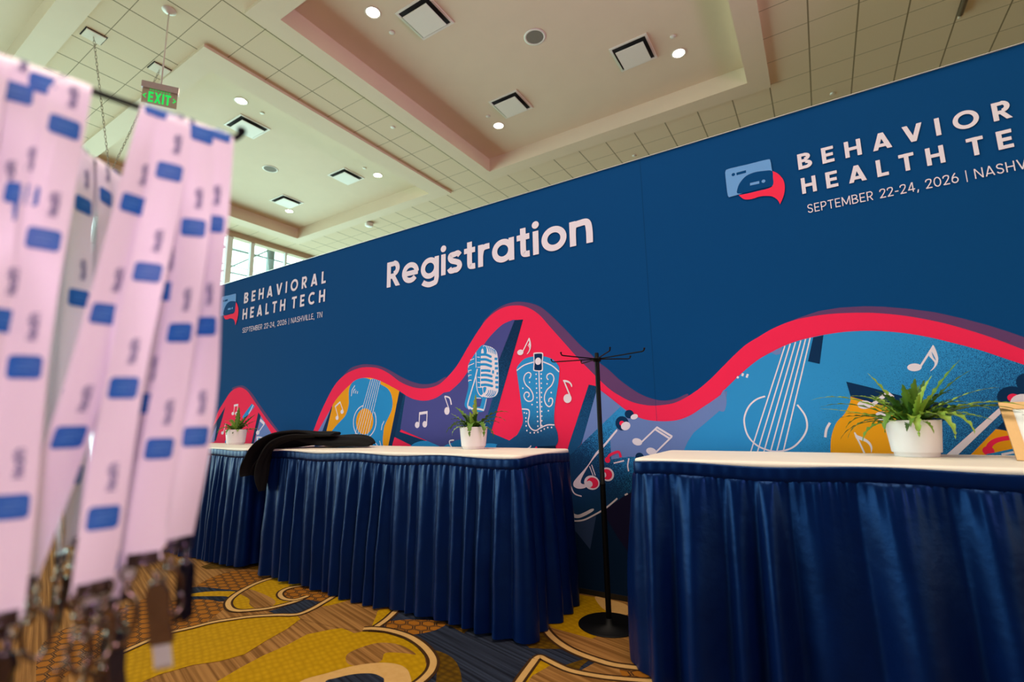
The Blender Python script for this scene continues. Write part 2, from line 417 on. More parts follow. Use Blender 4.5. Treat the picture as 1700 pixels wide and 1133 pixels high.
    poly(cr([(-1.681,1.413),(-1.690,1.474),(-1.656,1.556),(-1.564,1.587),(-1.449,1.559),(-1.503,1.541),(-1.564,1.506),(-1.528,1.451),(-1.553,1.395),(-1.615,1.371)], True, 4), WOOD)
    # inner comma
    poly(cr([(-1.664,1.201),(-1.630,1.287),(-1.588,1.374),(-1.522,1.439),(-1.454,1.464),(-1.398,1.455),(-1.353,1.426),(-1.312,1.387),(-1.225,1.261),(-1.303,1.134),(-1.440,1.093),(-1.596,1.133)], True, 5), CREAM)
    poly(cr([(-1.583,1.240),(-1.574,1.278),(-1.538,1.332),(-1.486,1.367),(-1.438,1.368),(-1.406,1.351),(-1.333,1.259),(-1.378,1.171),(-1.488,1.168)], True, 5), NAVY)
    # spiral
    poly(cr([(-2.869,1.853),(-2.863,1.750),(-2.808,1.626),(-2.747,1.542),(-2.684,1.489),(-2.597,1.455),(-2.529,1.458),(-2.477,1.502),(-2.432,1.552),(-2.408,1.623),(-2.399,1.692),(-2.418,1.761),(-2.426,1.695),(-2.477,1.675),(-2.556,1.695),(-2.612,1.747),(-2.617,1.808),(-2.581,1.859),(-2.703,1.865)], True, 4), GOLD)
    poly(cr([(-2.817,1.609),(-2.801,1.667),(-2.530,1.641),(-2.446,1.581),(-2.477,1.523),(-2.567,1.534),(-2.677,1.582)], True, 4), WOOD)
    poly(cr([(-2.709,1.519),(-2.756,1.583),(-2.644,1.577),(-2.543,1.506),(-2.558,1.467),(-2.619,1.473)], True, 4), GOLD)
    line([(-2.879,1.876),(-2.868,1.753),(-2.812,1.629),(-2.751,1.544),(-2.684,1.489),(-2.597,1.455),(-2.532,1.459),(-2.477,1.502),(-2.432,1.552),(-2.408,1.623),(-2.399,1.692),(-2.418,1.761)], 0.024)
    line([(-2.573,1.871),(-2.617,1.808),(-2.612,1.747),(-2.561,1.697),(-2.483,1.672),(-2.422,1.692),(-2.412,1.757)], 0.022)
    line([(-2.475,0.886),(-2.544,1.121),(-2.516,1.243),(-2.495,1.320),(-2.450,1.389),(-2.397,1.455),(-2.315,1.520),(-2.234,1.572),(-2.229,1.642),(-2.254,1.730),(-2.295,1.852)], 0.022)
    # right of the comma
    poly([(-1.978,1.956),(-1.831,1.939),(-1.383,1.913),(-1.227,2.061),(-1.208,2.113),(-1.105,1.997),(-1.020,1.933),(-0.918,1.881),(-0.809,1.862),(-0.733,1.862),(-0.663,1.879),(-0.594,1.765),(-0.552,1.537),(-1.106,1.212),(-1.275,1.426),(-1.316,1.505),(-1.367,1.572),(-1.456,1.627),(-1.584,1.670),(-1.698,1.673),(-1.777,1.629),(-1.808,1.722),(-1.855,1.856)], NAVY)
    poly(cr([(-1.794,1.709),(-1.714,1.795),(-1.551,1.857),(-1.530,1.769),(-1.595,1.678),(-1.698,1.673)], True, 4), HEX)
    poly([(-1.570,1.836),(-1.411,1.859),(-1.401,1.801),(-1.494,1.831)], BRZ)
    poly(cr([(-1.411,1.613),(-1.341,1.616),(-1.270,1.585),(-1.197,1.522),(-1.140,1.448),(-1.106,1.341),(-1.149,1.316),(-1.240,1.436),(-1.326,1.539)], True, 5), BRZ)
    poly([(-1.213,1.935),(-1.201,2.086),(-1.097,1.983),(-1.020,1.933),(-0.951,1.893),(-1.031,1.847),(-1.089,1.824),(-1.151,1.866)], BRZ)
    poly(cr([(-0.908,1.753),(-0.884,1.808),(-0.843,1.874),(-0.849,1.788),(-0.840,1.741),(-0.884,1.741)], True, 4), BRZ)
    poly([(-0.812,1.860),(-0.733,1.862),(-0.612,1.899),(-0.587,1.815),(-0.707,1.775),(-0.792,1.754),(-0.842,1.746)], WOOD)
    poly([(-1.204,2.114),(-1.199,2.482),(-0.885,2.567),(-0.693,2.179),(-0.667,1.893),(-0.741,1.866),(-0.815,1.868),(-0.922,1.890),(-1.026,1.946),(-1.116,2.018)], WOOD)
    poly([(-1.203,2.119),(-1.198,2.470),(-1.074,2.474),(-0.968,2.355),(-0.879,2.319),(-0.843,2.220),(-0.906,2.023),(-1.095,2.036)], GOLD)
    poly(cr([(-1.085,2.481),(-1.017,2.480),(-0.911,2.456),(-0.860,2.351),(-0.907,2.314),(-0.991,2.353)], True, 4), CREAM)
    poly(cr([(-0.720,1.842),(-0.667,1.893),(-0.612,1.899),(-0.587,1.815),(-0.664,1.782)], True, 4), HEX)
    poly([(-0.981,1.540),(-0.998,1.624),(-1.020,1.776),(-0.974,1.767),(-0.878,1.742),(-0.790,1.750),(-0.706,1.773),(-0.589,1.819),(-0.513,1.560),(-0.907,1.329)], WOOD)
    poly([(-0.981,1.540),(-0.998,1.624),(-1.015,1.767),(-0.965,1.761),(-0.949,1.743),(-0.970,1.641),(-0.956,1.555)], GOLD)
    line([(-1.215,2.119),(-1.113,2.006),(-1.022,1.932),(-0.922,1.884),(-0.813,1.863),(-0.739,1.862),(-0.632,1.892)], 0.026)
    line([(-0.981,1.540),(-0.998,1.624),(-1.021,1.754)], 0.024)
    line([(-1.021,1.754),(-1.014,1.779),(-0.974,1.767),(-0.878,1.742),(-0.790,1.750),(-0.706,1.773),(-0.589,1.819)], 0.022)
    line([(-1.857,1.871),(-1.804,1.742),(-1.781,1.644),(-1.790,1.617)], 0.024)
    line([(-1.815,1.614),(-1.778,1.639),(-1.703,1.660),(-1.601,1.660),(-1.508,1.637),(-1.423,1.599),(-1.354,1.551),(-1.312,1.494),(-1.294,1.438),(-1.288,1.385)], 0.026)
    return struct(mb.build('floor', [C_WOOD, C_GOLD, C_NAVY, C_CREAM, C_DARK, C_HEX, C_BROWNGOLD]))
floor()

# glass wall at the far left end
M_MULL = plain('white_mullion', 'e8efec', 0.5, var=0.02)
M_STEEL = plain('painted_steel', 'dfe8e6', 0.5, var=0.03)
def glass_mat():
    k = Nodes('window_glass'); k.t.nodes.remove(k.b)
    g = k.n('BsdfGlass', IOR=1.02, Roughness=0.0); g.inputs['Color'].default_value = (0.90, 1.0, 0.98, 1)
    tr = k.n('BsdfTransparent'); tr.inputs['Color'].default_value = (0.90, 1.0, 0.98, 1)
    gl = k.n('BsdfGlossy', Roughness=0.05); m = k.n('MixShader'); m.inputs[0].default_value = 0.04
    k.l(tr.outputs[0], m.inputs[1]); k.l(gl.outputs[0], m.inputs[2]); k.l(m.outputs[0], k.t.nodes['Material Output'].inputs[0])
    return k.m
M_GLASS = glass_mat()
w = bpy.data.objects.new('window_1', None); COL.objects.link(w); w.location = (-14.4, 6, 0); struct(w)
mb = MB()
for y, wd in ((-3.0, .16), (-1.3, .08), (0.4, .16), (2.1, .08), (3.8, .16), (5.3, .08), (7.27, .16), (7.95, .12), (9.06, .07), (11.0, .16), (13, .1), (15.0, .16)):
    mb.box(-.06, .06, y-6-wd/2, y-6+wd/2, 0, 6.46)
mb.box(-.06, .06, -9.5, 9.5, 0, .12); mb.box(-.05, .05, -9.5, 9.5, 3.0, 3.08)
mb.build('window_frame', M_MULL, w)
mb = MB(); mb.box(-.14, .10, -9.5, 9.5, 6.46, 6.60); mb.build('window_head', plain('window_head_paint', 'c9b294', 0.7), w)
mb = MB(); mb.box(-.008, .008, -9.5, 9.5, .12, 6.46); mb.build('glazing', M_GLASS, w)

for nm, bx in (('wall_back', (-14.4, 9.0, 16.0, 16.2, 0, 6.6)), ('wall_right', (9.0, 9.2, -9.0, 16.0, 0, 6.6))):
    mb = MB(); mb.box(*bx); struct(mb.build(nm, M_DRY))

# outside: pale steel canopy beyond the glass
t = thing('steel_canopy', 'white steel canopy truss with tie rods outside the tall glass wall', 'canopy', (-18.5, 8, 0))
mb = MB()
for y in (-6, -2.6, .3, 3.0): mb.tube([(0, y, 0), (0, y, 9.5)], 0.16, 12)
mb.build('column', M_MULL, t)
mb = MB()
for z in (6.3, 7.2, 8.1): mb.tube([(.2, -8, z), (.2, 8, z+.5)], 0.035, 6)
for y in (-6, -2.6, .3, 3.0):
    mb.tube([(0, y, 6.0), (1.5, y+2.4, 7.9)], 0.03, 6); mb.tube([(0, y, 6.9), (1.2, y-1.0, 8.6)], 0.025, 6)
mb.build('tie_rod', M_STEEL, t)
mb = MB()
for k in range(7): mb.box(-.3, -.2, -8, 8, 4.2+k*.7, 4.22+k*.7)
mb.build('louvre', M_STEEL, t)

# ------------------------------------------------------------------ printed fabric display wall
NAVY_, BLUE_, SKY_, PERI_, PURP_, RED_, ORNG_, WHITE_, MAUVE_ = '0e3058', '17598f', '3190d2', '6d83c0', '4b4d90', 'f42a56', 'f0a01c', 'e9dcea', '64406e'
def ink(name, c): 
    k = Nodes(name); n = k.noise(k.coord(), 900.0, 1.0); a = srgb(c)
    k.base(k.mix(n, tuple(x*.93 for x in a[:3])+(1,), tuple(min(1, x*1.07) for x in a[:3])+(1,)))
    k.b.inputs['Roughness'].default_value = 0.85; k.b.inputs['Specular IOR Level'].default_value = 0.08
    k.bump(n, 0.05, 0.001); return k.m
INKS = [ink('ink_fabric_blue', '05437c'), ink('ink_mauve', MAUVE_), ink('ink_red', RED_), ink('ink_orange', ORNG_), ink('ink_sky', '2c90d2'), ink('ink_periwinkle', PERI_),
        ink('ink_purple', PURP_), ink('ink_navy', NAVY_), ink('ink_white', WHITE_),
        speckle('ink_teal_grain', '0f3a63', '21669a', (-2.6, .9), (-2.0, 1.5)),            # 9
        speckle('ink_boot_grain', '3190d2', '1d4c7c', (0, 1.10), (0, .72)),               # 10
        speckle('ink_band_grain', '3190d2', '143a66', (-.95, 1.05), (-1.25, .70)),        # 11
        speckle('ink_field_grain', '3190d2', '1b4f86', (.10, 1.22), (.75, .62)),          # 12
        ink('ink_plum', '1c1838'), ink('ink_slate', '33466f'), ink('ink_deep', '0a2444'), # 13 14 15
        speckle('ink_diag_grain', '0c2c52', '1a4f80', (-1.7, 1.6), (-1.9, .8)),           # 16
        speckle('ink_sky_grain', '3190d2', '1e6aa6', (-.4, 1.15), (-.5, .75))]            # 17
FAB, MAU, RED, ORG, SKY, PER, PUR, NAV, WHI, TEAL, BOOT, BAND, FIELD, PLUM, SLATE, DEEP, DIAG, SKYG = range(18)
bd = thing('display_wall', 'long navy printed fabric registration wall with red wave and music artwork behind the tables', 'display wall', (0, WALL_Y, 0))
X0, X1, TOP = -7.2, 3.2, 2.315
mb = MB(); mb.box(X0+.03, X1-.03, .012, .07, .03, TOP-.004); mb.build('fabric_panel', INKS[FAB], bd)
mb = MB(); mb.box(X0, X1, .006, .08, TOP-.004, TOP); mb.box(X0, X0+.03, .004, .08, 0, TOP-.012); mb.box(X1-.03, X1, .004, .08, 0, TOP-.012)
mb.build('aluminium_frame', plain('brushed_aluminium', 'd8d6d4', 0.35, 0.6), bd)
mb = MB(); mb.box(X0+.03, X1-.03, .004, .08, 0, .03); mb.build('base_rail', plain('black_rail', '15130f', .6), bd)
mb = MB()
for x in (-0.715,): mb.box(x-.0008, x+.0008, .0116, .0125, .03, TOP-.012)
mb.build('panel_seam', ink('ink_seam', '08355f'), bd)

class Print(MB):
    def __init__(self, step=0.000028, base=.0118): super().__init__(); self.k = 0; self.step = step; self.base0 = base
    def y(self): self.k += 1; return self.base0-self.step*self.k
    def poly(self, pts, mi, y=None):
        y = self.y() if y is None else y
        tri = tessellate_polygon([[Vector((a, b, 0)) for a, b in pts]]); fs = []
        for a, b, c in tri:
            A, B, C = pts[a], pts[b], pts[c]
            fs.append((a, b, c) if (B[0]-A[0])*(C[1]-A[1])-(B[1]-A[1])*(C[0]-A[0]) > 0 else (a, c, b))
        self.add([(a, y, b) for a, b in pts], fs, mi)
    def polys(self, ps, mi):
        y = self.y(); d = max(2.5e-6, self.step*0.9/max(1, len(ps)))
        for p in ps:
            y -= d
            if len(p) > 4: self.poly(p, mi, y)
            else: self.add([(a, y, b) for a, b in p], [tuple(range(len(p)))], mi)
        self.k += 1
    def line(self, pts, w, mi=8, smooth=True, closed=False):
        self.polys(ribbon(cr(pts, closed, 6) if smooth else pts, w, closed), mi)
    def lines(self, ls, w, mi=8, smooth=False):
        q = []
        for l in ls: q += ribbon(cr(l, False, 6) if smooth else l, w)
        self.polys(q, mi)
    def dot(self, c, r, mi=8, ry=None, rot=0.0): self.poly(ell(c, r, ry or r, rot, n=22), mi)
    def dots(self, cs, r, mi=8):
        y = self.y()
        for c in cs: self.poly(ell(c, r, r, n=10), mi, y)

PM = Print()
# outer wave (top of the red band) and its mauve shadow
OUT = [(-5.1205,0.6050),(-4.9962,0.8790),(-4.9243,1.0206),(-4.8254,1.1203),(-4.7122,1.2178),(-4.5777,1.2528),(-4.4536,1.2223),(-4.3418,1.1434),(-4.2168,1.0432),(-4.0678,0.9309),(-3.8989,0.8164),(-3.7354,0.6758),(-3.6358,0.6396),(-3.5401,0.7123),(-3.4712,0.8117),(-3.3914,0.9570),(-3.3110,1.0796),(-3.2134,1.1998),(-3.0940,1.2768),(-2.9522,1.3132),(-2.8400,1.3154),(-2.7242,1.2967),(-2.6132,1.2496),(-2.5082,1.1874),(-2.3865,1.1430),(-2.2728,1.1290),(-2.1634,1.1435),(-2.0859,1.1869),(-1.9974,1.2617),(-1.9107,1.3710),(-1.8232,1.4758),(-1.7422,1.5520),(-1.6450,1.5971),(-1.5532,1.6033),(-1.4656,1.5833),(-1.3795,1.5270),(-1.3017,1.4375),(-1.2232,1.3458),(-1.1389,1.2467),(-1.0578,1.1600),(-0.9652,1.0664),(-0.9039,1.0221),(-0.8344,0.9850),(-0.7538,0.9657),(-0.6868,0.9648),(-0.6120,0.9771),(-0.5258,1.0206),(-0.4507,1.0762),(-0.3851,1.1367),(-0.3222,1.1946),(-0.2750,1.2329),(-0.2191,1.2639),(-0.1595,1.2949),(-0.0850,1.3208),(-0.0166,1.3312),(0.0623,1.3343),(0.1395,1.3292),(0.2171,1.3187),(0.2908,1.3012),(0.3564,1.2802),(0.4336,1.2486),(0.5068,1.2103),(0.5754,1.1693),(0.6402,1.1246)]
OUT = [(-6.9, .55), (-6.2, .62)] + OUT + [(.77, 1.035), (.95, .92), (1.2, .80), (1.5, .72), (1.9, .72), (2.3, .80), (2.8, .95), (3.16, 1.05)]
SH1 = [(-4.7002,1.2470),(-4.5795,1.2695),(-4.4782,1.2558),(-4.3617,1.1927),(-4.2208,1.0827),(-4.0420,0.9455),(-3.8733,0.8230),(-3.7544,0.7570),(-3.9955,0.7552),(-4.2943,0.9893),(-4.5695,1.1938)]
SH2 = [(-3.1124,1.2599),(-3.0341,1.3215),(-2.9157,1.3397),(-2.8382,1.3365),(-2.7246,1.3173),(-2.6141,1.2770),(-2.4898,1.2182),(-2.3709,1.1741),(-2.2730,1.1566),(-2.1785,1.1632),(-2.0868,1.1954),(-2.1625,1.1082),(-2.2720,1.0895),(-2.3862,1.1128),(-2.5051,1.1494),(-2.6118,1.2055),(-2.7223,1.2574),(-2.8356,1.2754),(-2.9518,1.2726)]
SH3 = [(-1.7849,1.5066),(-1.7186,1.5762),(-1.6312,1.6145),(-1.5422,1.6245),(-1.4523,1.6075),(-1.3659,1.5691),(-1.2876,1.5003),(-1.1980,1.4042),(-1.1158,1.3126),(-1.0534,1.2545),(-1.0165,1.2132),(-0.9600,1.1663),(-0.8898,1.0974),(-0.7999,1.0301),(-0.7241,0.9963),(-0.6673,0.9866),(-0.6107,0.9948),(-0.5518,1.0130),(-0.6223,0.9126),(-0.7570,0.9155),(-0.9302,0.9663),(-1.1300,1.1549),(-1.3509,1.4002),(-1.5576,1.5168)]
SH4 = [(-0.1294,1.3020),(-0.0569,1.3312),(0.0259,1.3522),(0.1042,1.3570),(0.1906,1.3510),(0.2493,1.3411),(0.3333,1.3203),(0.4127,1.2949),(0.4874,1.2617),(0.5581,1.2253),(0.6119,1.1935),(0.6465,1.1711),(0.6378,1.1066),(0.5042,1.1933),(0.3004,1.2814),(0.0614,1.3159),(-0.0728,1.3089)]
for s_ in (SH1, SH2, SH3): PM.poly(cr(s_, True, 4), MAU)
PM.poly(SH4[:12]+[(.78, 1.085), (.96, .97), (1.25, .83), (1.2, .75), (.9, .90)]+SH4[12:], MAU)
PM.poly(cr(OUT, False, 4)+[(3.16, .035), (-6.9, .035)], RED)
PM.poly([(-7.1, .035), (3.1, .035), (3.1, .58), (-7.1, .58)], DEEP)
# ---- hump far left
PM.poly([(-4.7872,1.0817),(-4.8166,0.9929),(-4.9105,0.7631),(-5.0171,0.7625),(-5.0942,0.7494),(-5.0508,0.8504),(-4.9457,0.9301)], NAV)
PM.poly([(-5.0347,0.7498),(-4.9632,0.8551),(-4.9136,0.9097),(-4.9374,0.7506)], PER)
PM.poly([(-4.6119,0.8776),(-4.6768,0.8248),(-4.7503,0.7616),(-4.7392,0.6844),(-4.5770,0.6869)], SKY)
PM.poly([(-4.2344,1.0160),(-4.1939,0.9840),(-4.2696,0.7555),(-4.2609,0.6826),(-4.3353,0.6813),(-4.3071,0.7575)], NAV)
PM.poly([(-4.1939,0.9840),(-4.0657,0.8737),(-3.9460,0.7645),(-3.8961,0.7190),(-3.8930,0.6886),(-4.3353,0.6813),(-4.2619,0.7601)], PER)
PM.poly([(-4.3439,1.0957),(-4.2989,1.0706),(-4.3639,1.0168),(-4.4532,0.9428),(-4.4842,0.9814),(-4.4294,1.0279)], SKY); PM.line([(-4.3214,1.0841),(-4.3541,1.0402),(-4.3841,1.0078)], .009)
PM.polys([ell([(-4.8032,0.8372)][0], .022, .015), ell([(-4.6486,1.0139)][0], .022, .015), ell([(-4.5900,1.0135)][0], .022, .015)], WHI)
PM.lines([[(-4.7852,0.8420),(-4.7600,0.9253)], [(-4.6355,1.0112),(-4.6284,1.0916)], [(-4.5767,1.0147),(-4.5731,1.0947)], [(-4.2067,0.8472),(-4.1295,0.9128)]], .009)
PM.poly([(-4.6400,1.0969),(-4.5687,1.1014),(-4.5679,1.0824),(-4.6390,1.0762)], WHI); PM.dot([(-4.2219,0.8381)][0], .026, WHI, .019); PM.line([(-4.1980,0.9481),(-4.1295,0.9128)], .024, WHI, False)
PM.poly(cr([(-4.2370,0.7923),(-4.2264,0.8060),(-4.1611,0.8016),(-4.0715,0.7816),(-4.0063,0.7552),(-4.0328,0.7129),(-4.1914,0.7153),(-4.2251,0.7604)], True), WHI)
PM.poly(cr([(-4.2120,0.7878),(-4.1923,0.7924),(-4.1347,0.7813),(-4.0531,0.7571),(-4.0639,0.7124),(-4.1759,0.7200),(-4.2048,0.7605)], True), SKY)
# ---- second hump: guitar
PM.poly([(-3.5870,0.6304),(-3.4177,0.8156),(-3.2182,1.0528),(-3.2435,1.0090),(-3.3062,0.8087),(-3.3599,0.6360)], PER)
PM.poly([(-3.4945,0.6327),(-3.3551,0.8156),(-3.2368,1.0394),(-3.2219,1.0084),(-3.2996,0.8087),(-3.3599,0.6360)], NAV)
INNER2 = [(-3.2248,1.0507),(-3.1725,1.1012),(-3.0870,1.1626),(-3.0024,1.2099),(-2.9183,1.2338),(-2.8536,1.2375),(-2.7895,1.2291),(-2.7083,1.2056),(-2.6117,1.1664),(-2.5112,1.1223)]
PM.poly(cr(INNER2)+[(-2.5619,0.9224),(-2.6126,0.7291),(-2.6291,0.6706),(-3.3362,0.6549),(-3.3153,0.7975),(-3.2880,0.8494)], ORG)
PM.poly([(-2.5112,1.1223),(-2.4515,1.0900),(-2.4392,1.0847),(-2.4862,0.8573),(-2.5019,0.8400),(-2.2431,0.7754),(-2.1399,0.7408),(-2.0895,0.6826),(-2.6375,0.6704),(-2.6126,0.7291),(-2.5619,0.9224)], TEAL)
PM.poly([(-2.5136,1.1164),(-2.4719,1.0956),(-2.5500,0.7995),(-2.5691,0.7500),(-2.6291,0.6706),(-2.6375,0.6704),(-2.6126,0.7291)], NAV)
PM.poly([(-2.5501,0.8035),(-2.3998,0.7517),(-2.3102,0.7192),(-2.3095,0.6777),(-2.5957,0.6713),(-2.5691,0.7500)], RED)
GUI = [(-3.2547,0.6567),(-3.2565,0.7590),(-3.2451,0.8170),(-3.2077,0.8619),(-3.1413,0.9127),(-3.0802,0.9564),(-3.0536,1.0004),(-3.0400,1.0511),(-3.0428,1.1024),(-3.0427,1.1539),(-3.0210,1.1980),(-2.9839,1.2217),(-2.9278,1.2357),(-2.8627,1.2355),(-2.8053,1.2188)]
GUI2 = [(-2.7021,1.1793),(-2.6544,1.1596),(-2.6175,1.1364),(-2.5882,1.0958),(-2.5756,1.0414),(-2.5825,0.9939),(-2.6048,0.9528),(-2.6331,0.9117),(-2.6532,0.8762),(-2.6617,0.8288),(-2.6652,0.7814),(-2.6582,0.7285),(-2.6375,0.6704)]
PM.poly(cr(GUI)+[(-2.7849,1.2269),(-2.7442,1.2170),(-2.7030,1.2040)]+cr(GUI2), SKY)
g_c = [(-2.8592,0.9162),(-2.7668,0.9148),(-2.8635,1.0103)]
gr_x = abs(g_c[1][0]-g_c[0][0]); gr_z = abs(g_c[2][1]-g_c[0][1])
PM.poly(ell(g_c[0], gr_x*1.0, gr_z, n=48), ORG)
PM.line(ell([(-2.8591,0.9137)][0], gr_x*1.31, gr_z*1.27, 0, 100, 395, 60), .0075, WHI, False)
PM.lines([[a, b] for a, b in zip([(-2.8030,1.2287),(-2.7830,1.2249),(-2.7631,1.2212),(-2.7442,1.2164),(-2.7253,1.2109),(-2.7066,1.2054)], [(-2.9915,0.7302),(-2.9634,0.7306),(-2.9356,0.7309),(-2.9062,0.7313),(-2.8771,0.7316),(-2.8491,0.7320)])], .005)
PM.lines([[(-2.9773,1.1860),(-3.0090,1.1523),(-3.0133,1.1076)], [(-2.9731,1.1602),(-2.9895,1.1450),(-2.9914,1.1271)], [(-2.9611,1.1468),(-2.9681,1.1363),(-2.9695,1.1249)], [(-2.9439,1.1415),(-2.9486,1.1227)], [(-2.6562,0.9150),(-2.6750,0.8884),(-2.6823,0.8526)], [(-2.6967,0.7765),(-2.6827,0.7447)], [(-2.7396,0.7631),(-2.7170,0.7425)]], .0065)
PM.polys([ell([(-3.1681,0.9472)][0], .018, .016), ell([(-3.1125,0.9923)][0], .018, .016)], WHI)
PM.lines([[(-3.1555,0.9514),(-3.1934,1.0334)], [(-3.0990,0.9952),(-3.1407,1.0687)]], .007); PM.line([(-3.1984,1.0329),(-3.1386,1.0673)], .013, WHI, False)
PM.poly(ell([(-2.2610,0.7145)][0], .15, .065), SKY)
# ---- purple field, red field and boot
PM.poly(cr([(-2.4515,1.0900),(-2.3868,1.0639),(-2.3237,1.0499),(-2.2773,1.0454),(-2.2242,1.0491),(-2.1647,1.0636),(-2.1063,1.0919)])+cr([(-2.0564,1.0973),(-1.9684,1.1559),(-1.8964,1.2311),(-1.8396,1.3063),(-1.7695,1.3907),(-1.7008,1.4512),(-1.6336,1.4939),(-1.5680,1.5114),(-1.5449,1.5129)])+[(-1.6601,1.0841),(-1.7084,0.9142),(-1.7766,0.7231),(-1.9128,0.6347),(-2.3599,0.6208)]+[(-2.1400,0.7462),(-2.2432,0.7781),(-2.4959,0.8574)], PUR)
PM.poly([(-1.5446,1.5111),(-1.4846,1.5064),(-1.7311,0.8321),(-1.7097,0.8146),(-1.6007,0.7840),(-1.6765,0.7560),(-1.6858,0.7009),(-1.8695,0.6971),(-1.7833,0.8606),(-1.7152,1.0441),(-1.6728,1.2577)], DIAG)
PM.poly([(-1.7311,0.8307),(-1.5990,0.7853),(-1.5264,0.8248),(-1.5454,0.7038),(-1.8605,0.6973),(-1.7790,0.8464)], DIAG)
PM.poly(ell([(-1.9894,0.7200)][0], .13, .05), SKY); PM.poly(ell([(-1.7369,0.7171)][0], .11, .05), SKY)
PM.polys([ell([(-2.3378,0.8847)][0], .0205, .021), ell([(-2.2696,0.8884)][0], .0205, .021)], WHI)
PM.lines([[(-2.3208,0.8873),(-2.3176,0.9696)], [(-2.2530,0.8922),(-2.2496,0.9736)]], .0075); PM.poly([(-2.3207,0.9697),(-2.2459,0.9763),(-2.2472,0.9577),(-2.3219,0.9515)], WHI)
PM.dot([(-2.0782,0.9719)][0], .022, WHI, .025); PM.line([(-2.0604,0.9828),(-2.0982,1.0680)], .007, WHI, False); PM.line([(-2.0982,1.0680),(-2.0562,1.0548),(-2.0413,1.0108)], .010)
PM.line([(-2.0188,0.7855),(-2.0552,0.7797),(-2.0478,0.7520),(-2.0187,0.7302)], .008); PM.poly(ell([(-1.9686,0.7528)][0], .07, .035), SKYG)
# microphone
PM.poly(cr([(-1.7964,1.3768),(-1.7642,1.3753),(-1.7276,1.3628),(-1.6893,1.3391),(-1.6763,1.3139),(-1.6689,1.2656),(-1.6671,1.1748),(-1.6693,1.0968),(-1.6743,1.0738),(-1.6935,1.0513),(-1.7269,1.0429),(-1.7582,1.0402),(-1.7634,1.0071),(-1.7808,0.9646),(-1.8297,0.9599),(-1.8944,0.9755),(-1.9248,0.9904),(-1.9324,1.0168),(-1.9092,1.0926),(-1.9014,1.1328),(-1.9047,1.1900),(-1.9060,1.2475),(-1.8879,1.2832),(-1.8419,1.3368)], True, 4), SKY)
PM.poly([(-1.8514,1.0459),(-1.7946,1.0397),(-1.8098,0.9909),(-1.8592,0.9904)], PUR)
PM.poly(cr([(-1.8019,1.3230),(-1.7866,1.3603),(-1.7790,1.3759),(-1.7519,1.3692),(-1.7179,1.3579),(-1.6893,1.3351),(-1.6772,1.3120),(-1.6713,1.2658),(-1.6690,1.1749),(-1.6716,1.0970),(-1.6791,1.0701),(-1.6982,1.0515),(-1.7317,1.0451),(-1.7702,1.0486),(-1.8042,1.0638),(-1.8087,1.1098)], True, 4), WHI)
PM.poly(cr([(-1.7756,1.3723),(-1.7594,1.3618),(-1.7584,1.3232),(-1.8018,1.3259),(-1.7866,1.3603)], True, 4), SKY); PM.poly(cr([(-1.7926,1.3528),(-1.7842,1.3540),(-1.7795,1.3251),(-1.7993,1.3269)], True, 4), WHI)
PM.poly([(-1.8087,1.1118),(-1.7940,1.1090),(-1.7870,1.0710),(-1.8042,1.0599),(-1.8227,1.0885)], SKY); PM.poly(cr([(-1.7866,1.1087),(-1.7622,1.1094),(-1.7673,1.0859),(-1.7821,1.0747)], True, 4), SKY)
ba = []
for (xa, ya, xb, yb) in ((290, 225, 455, 258), (290, 300, 462, 330), (292, 375, 464, 408), (300, 470, 440, 482), (300, 545, 468, 562), (300, 625, 472, 642), (300, 700, 474, 720)):
    ba.append([(xa, ya), ((xa+xb)/2, ya+3), (xb, yb)])
BARS = [cr(p, n=5) for p in ([(-1.8094,1.3184),(-1.7648,1.3157),(-1.7260,1.2990)], [(-1.8096,1.2883),(-1.7652,1.2846),(-1.7239,1.2692)], [(-1.8089,1.2565),(-1.7655,1.2532),(-1.7234,1.2388)], [(-1.8028,1.2165),(-1.7659,1.2155),(-1.7344,1.2101)], [(-1.8031,1.1883),(-1.7614,1.1864),(-1.7213,1.1759)], [(-1.8033,1.1587),(-1.7617,1.1562),(-1.7188,1.1457)], [(-1.8036,1.1255),(-1.7620,1.1252),(-1.7173,1.1150)])]
q = []
for l in BARS: q += ribbon(l, .0158)
for l in BARS: q.append(ell(l[-1], .0082, .0079, n=12))
PM.polys(q, SKY)
PM.lines([[a, b] for a, b in zip([(-1.6973,1.2838),(-1.6963,1.2539),(-1.6957,1.2241),(-1.6843,1.1917),(-1.6942,1.1667),(-1.6946,1.1373),(-1.6927,1.1078)], [(-1.6758,1.2812),(-1.6734,1.2513),(-1.6720,1.2224),(-1.6715,1.1908),(-1.6710,1.1633),(-1.6715,1.1352),(-1.6720,1.1048)])], .0155, SKY)
PM.lines([[(-1.7544,1.3674),(-1.7424,1.3481),(-1.7377,1.3294)], [(-1.7398,1.3628),(-1.7278,1.3427),(-1.7242,1.3242)], [(-1.7252,1.3565),(-1.7134,1.3373),(-1.7107,1.3190)], [(-1.7108,1.3491),(-1.7000,1.3300),(-1.6983,1.3139)], [(-1.6979,1.3399),(-1.6885,1.3230),(-1.6873,1.3089)], [(-1.7532,1.0538),(-1.7361,1.0687),(-1.7287,1.0920)], [(-1.7412,1.0494),(-1.7218,1.0662),(-1.7143,1.0893)], [(-1.7268,1.0488),(-1.7099,1.0637),(-1.7016,1.0848)], [(-1.7125,1.0513),(-1.6971,1.0651),(-1.6893,1.0822)], [(-1.7652,1.0590),(-1.7496,1.0713),(-1.7431,1.0907)]], .0055, SKY, True)
PM.dot([(-1.7094,1.2021)][0], .008, SKY, .012)
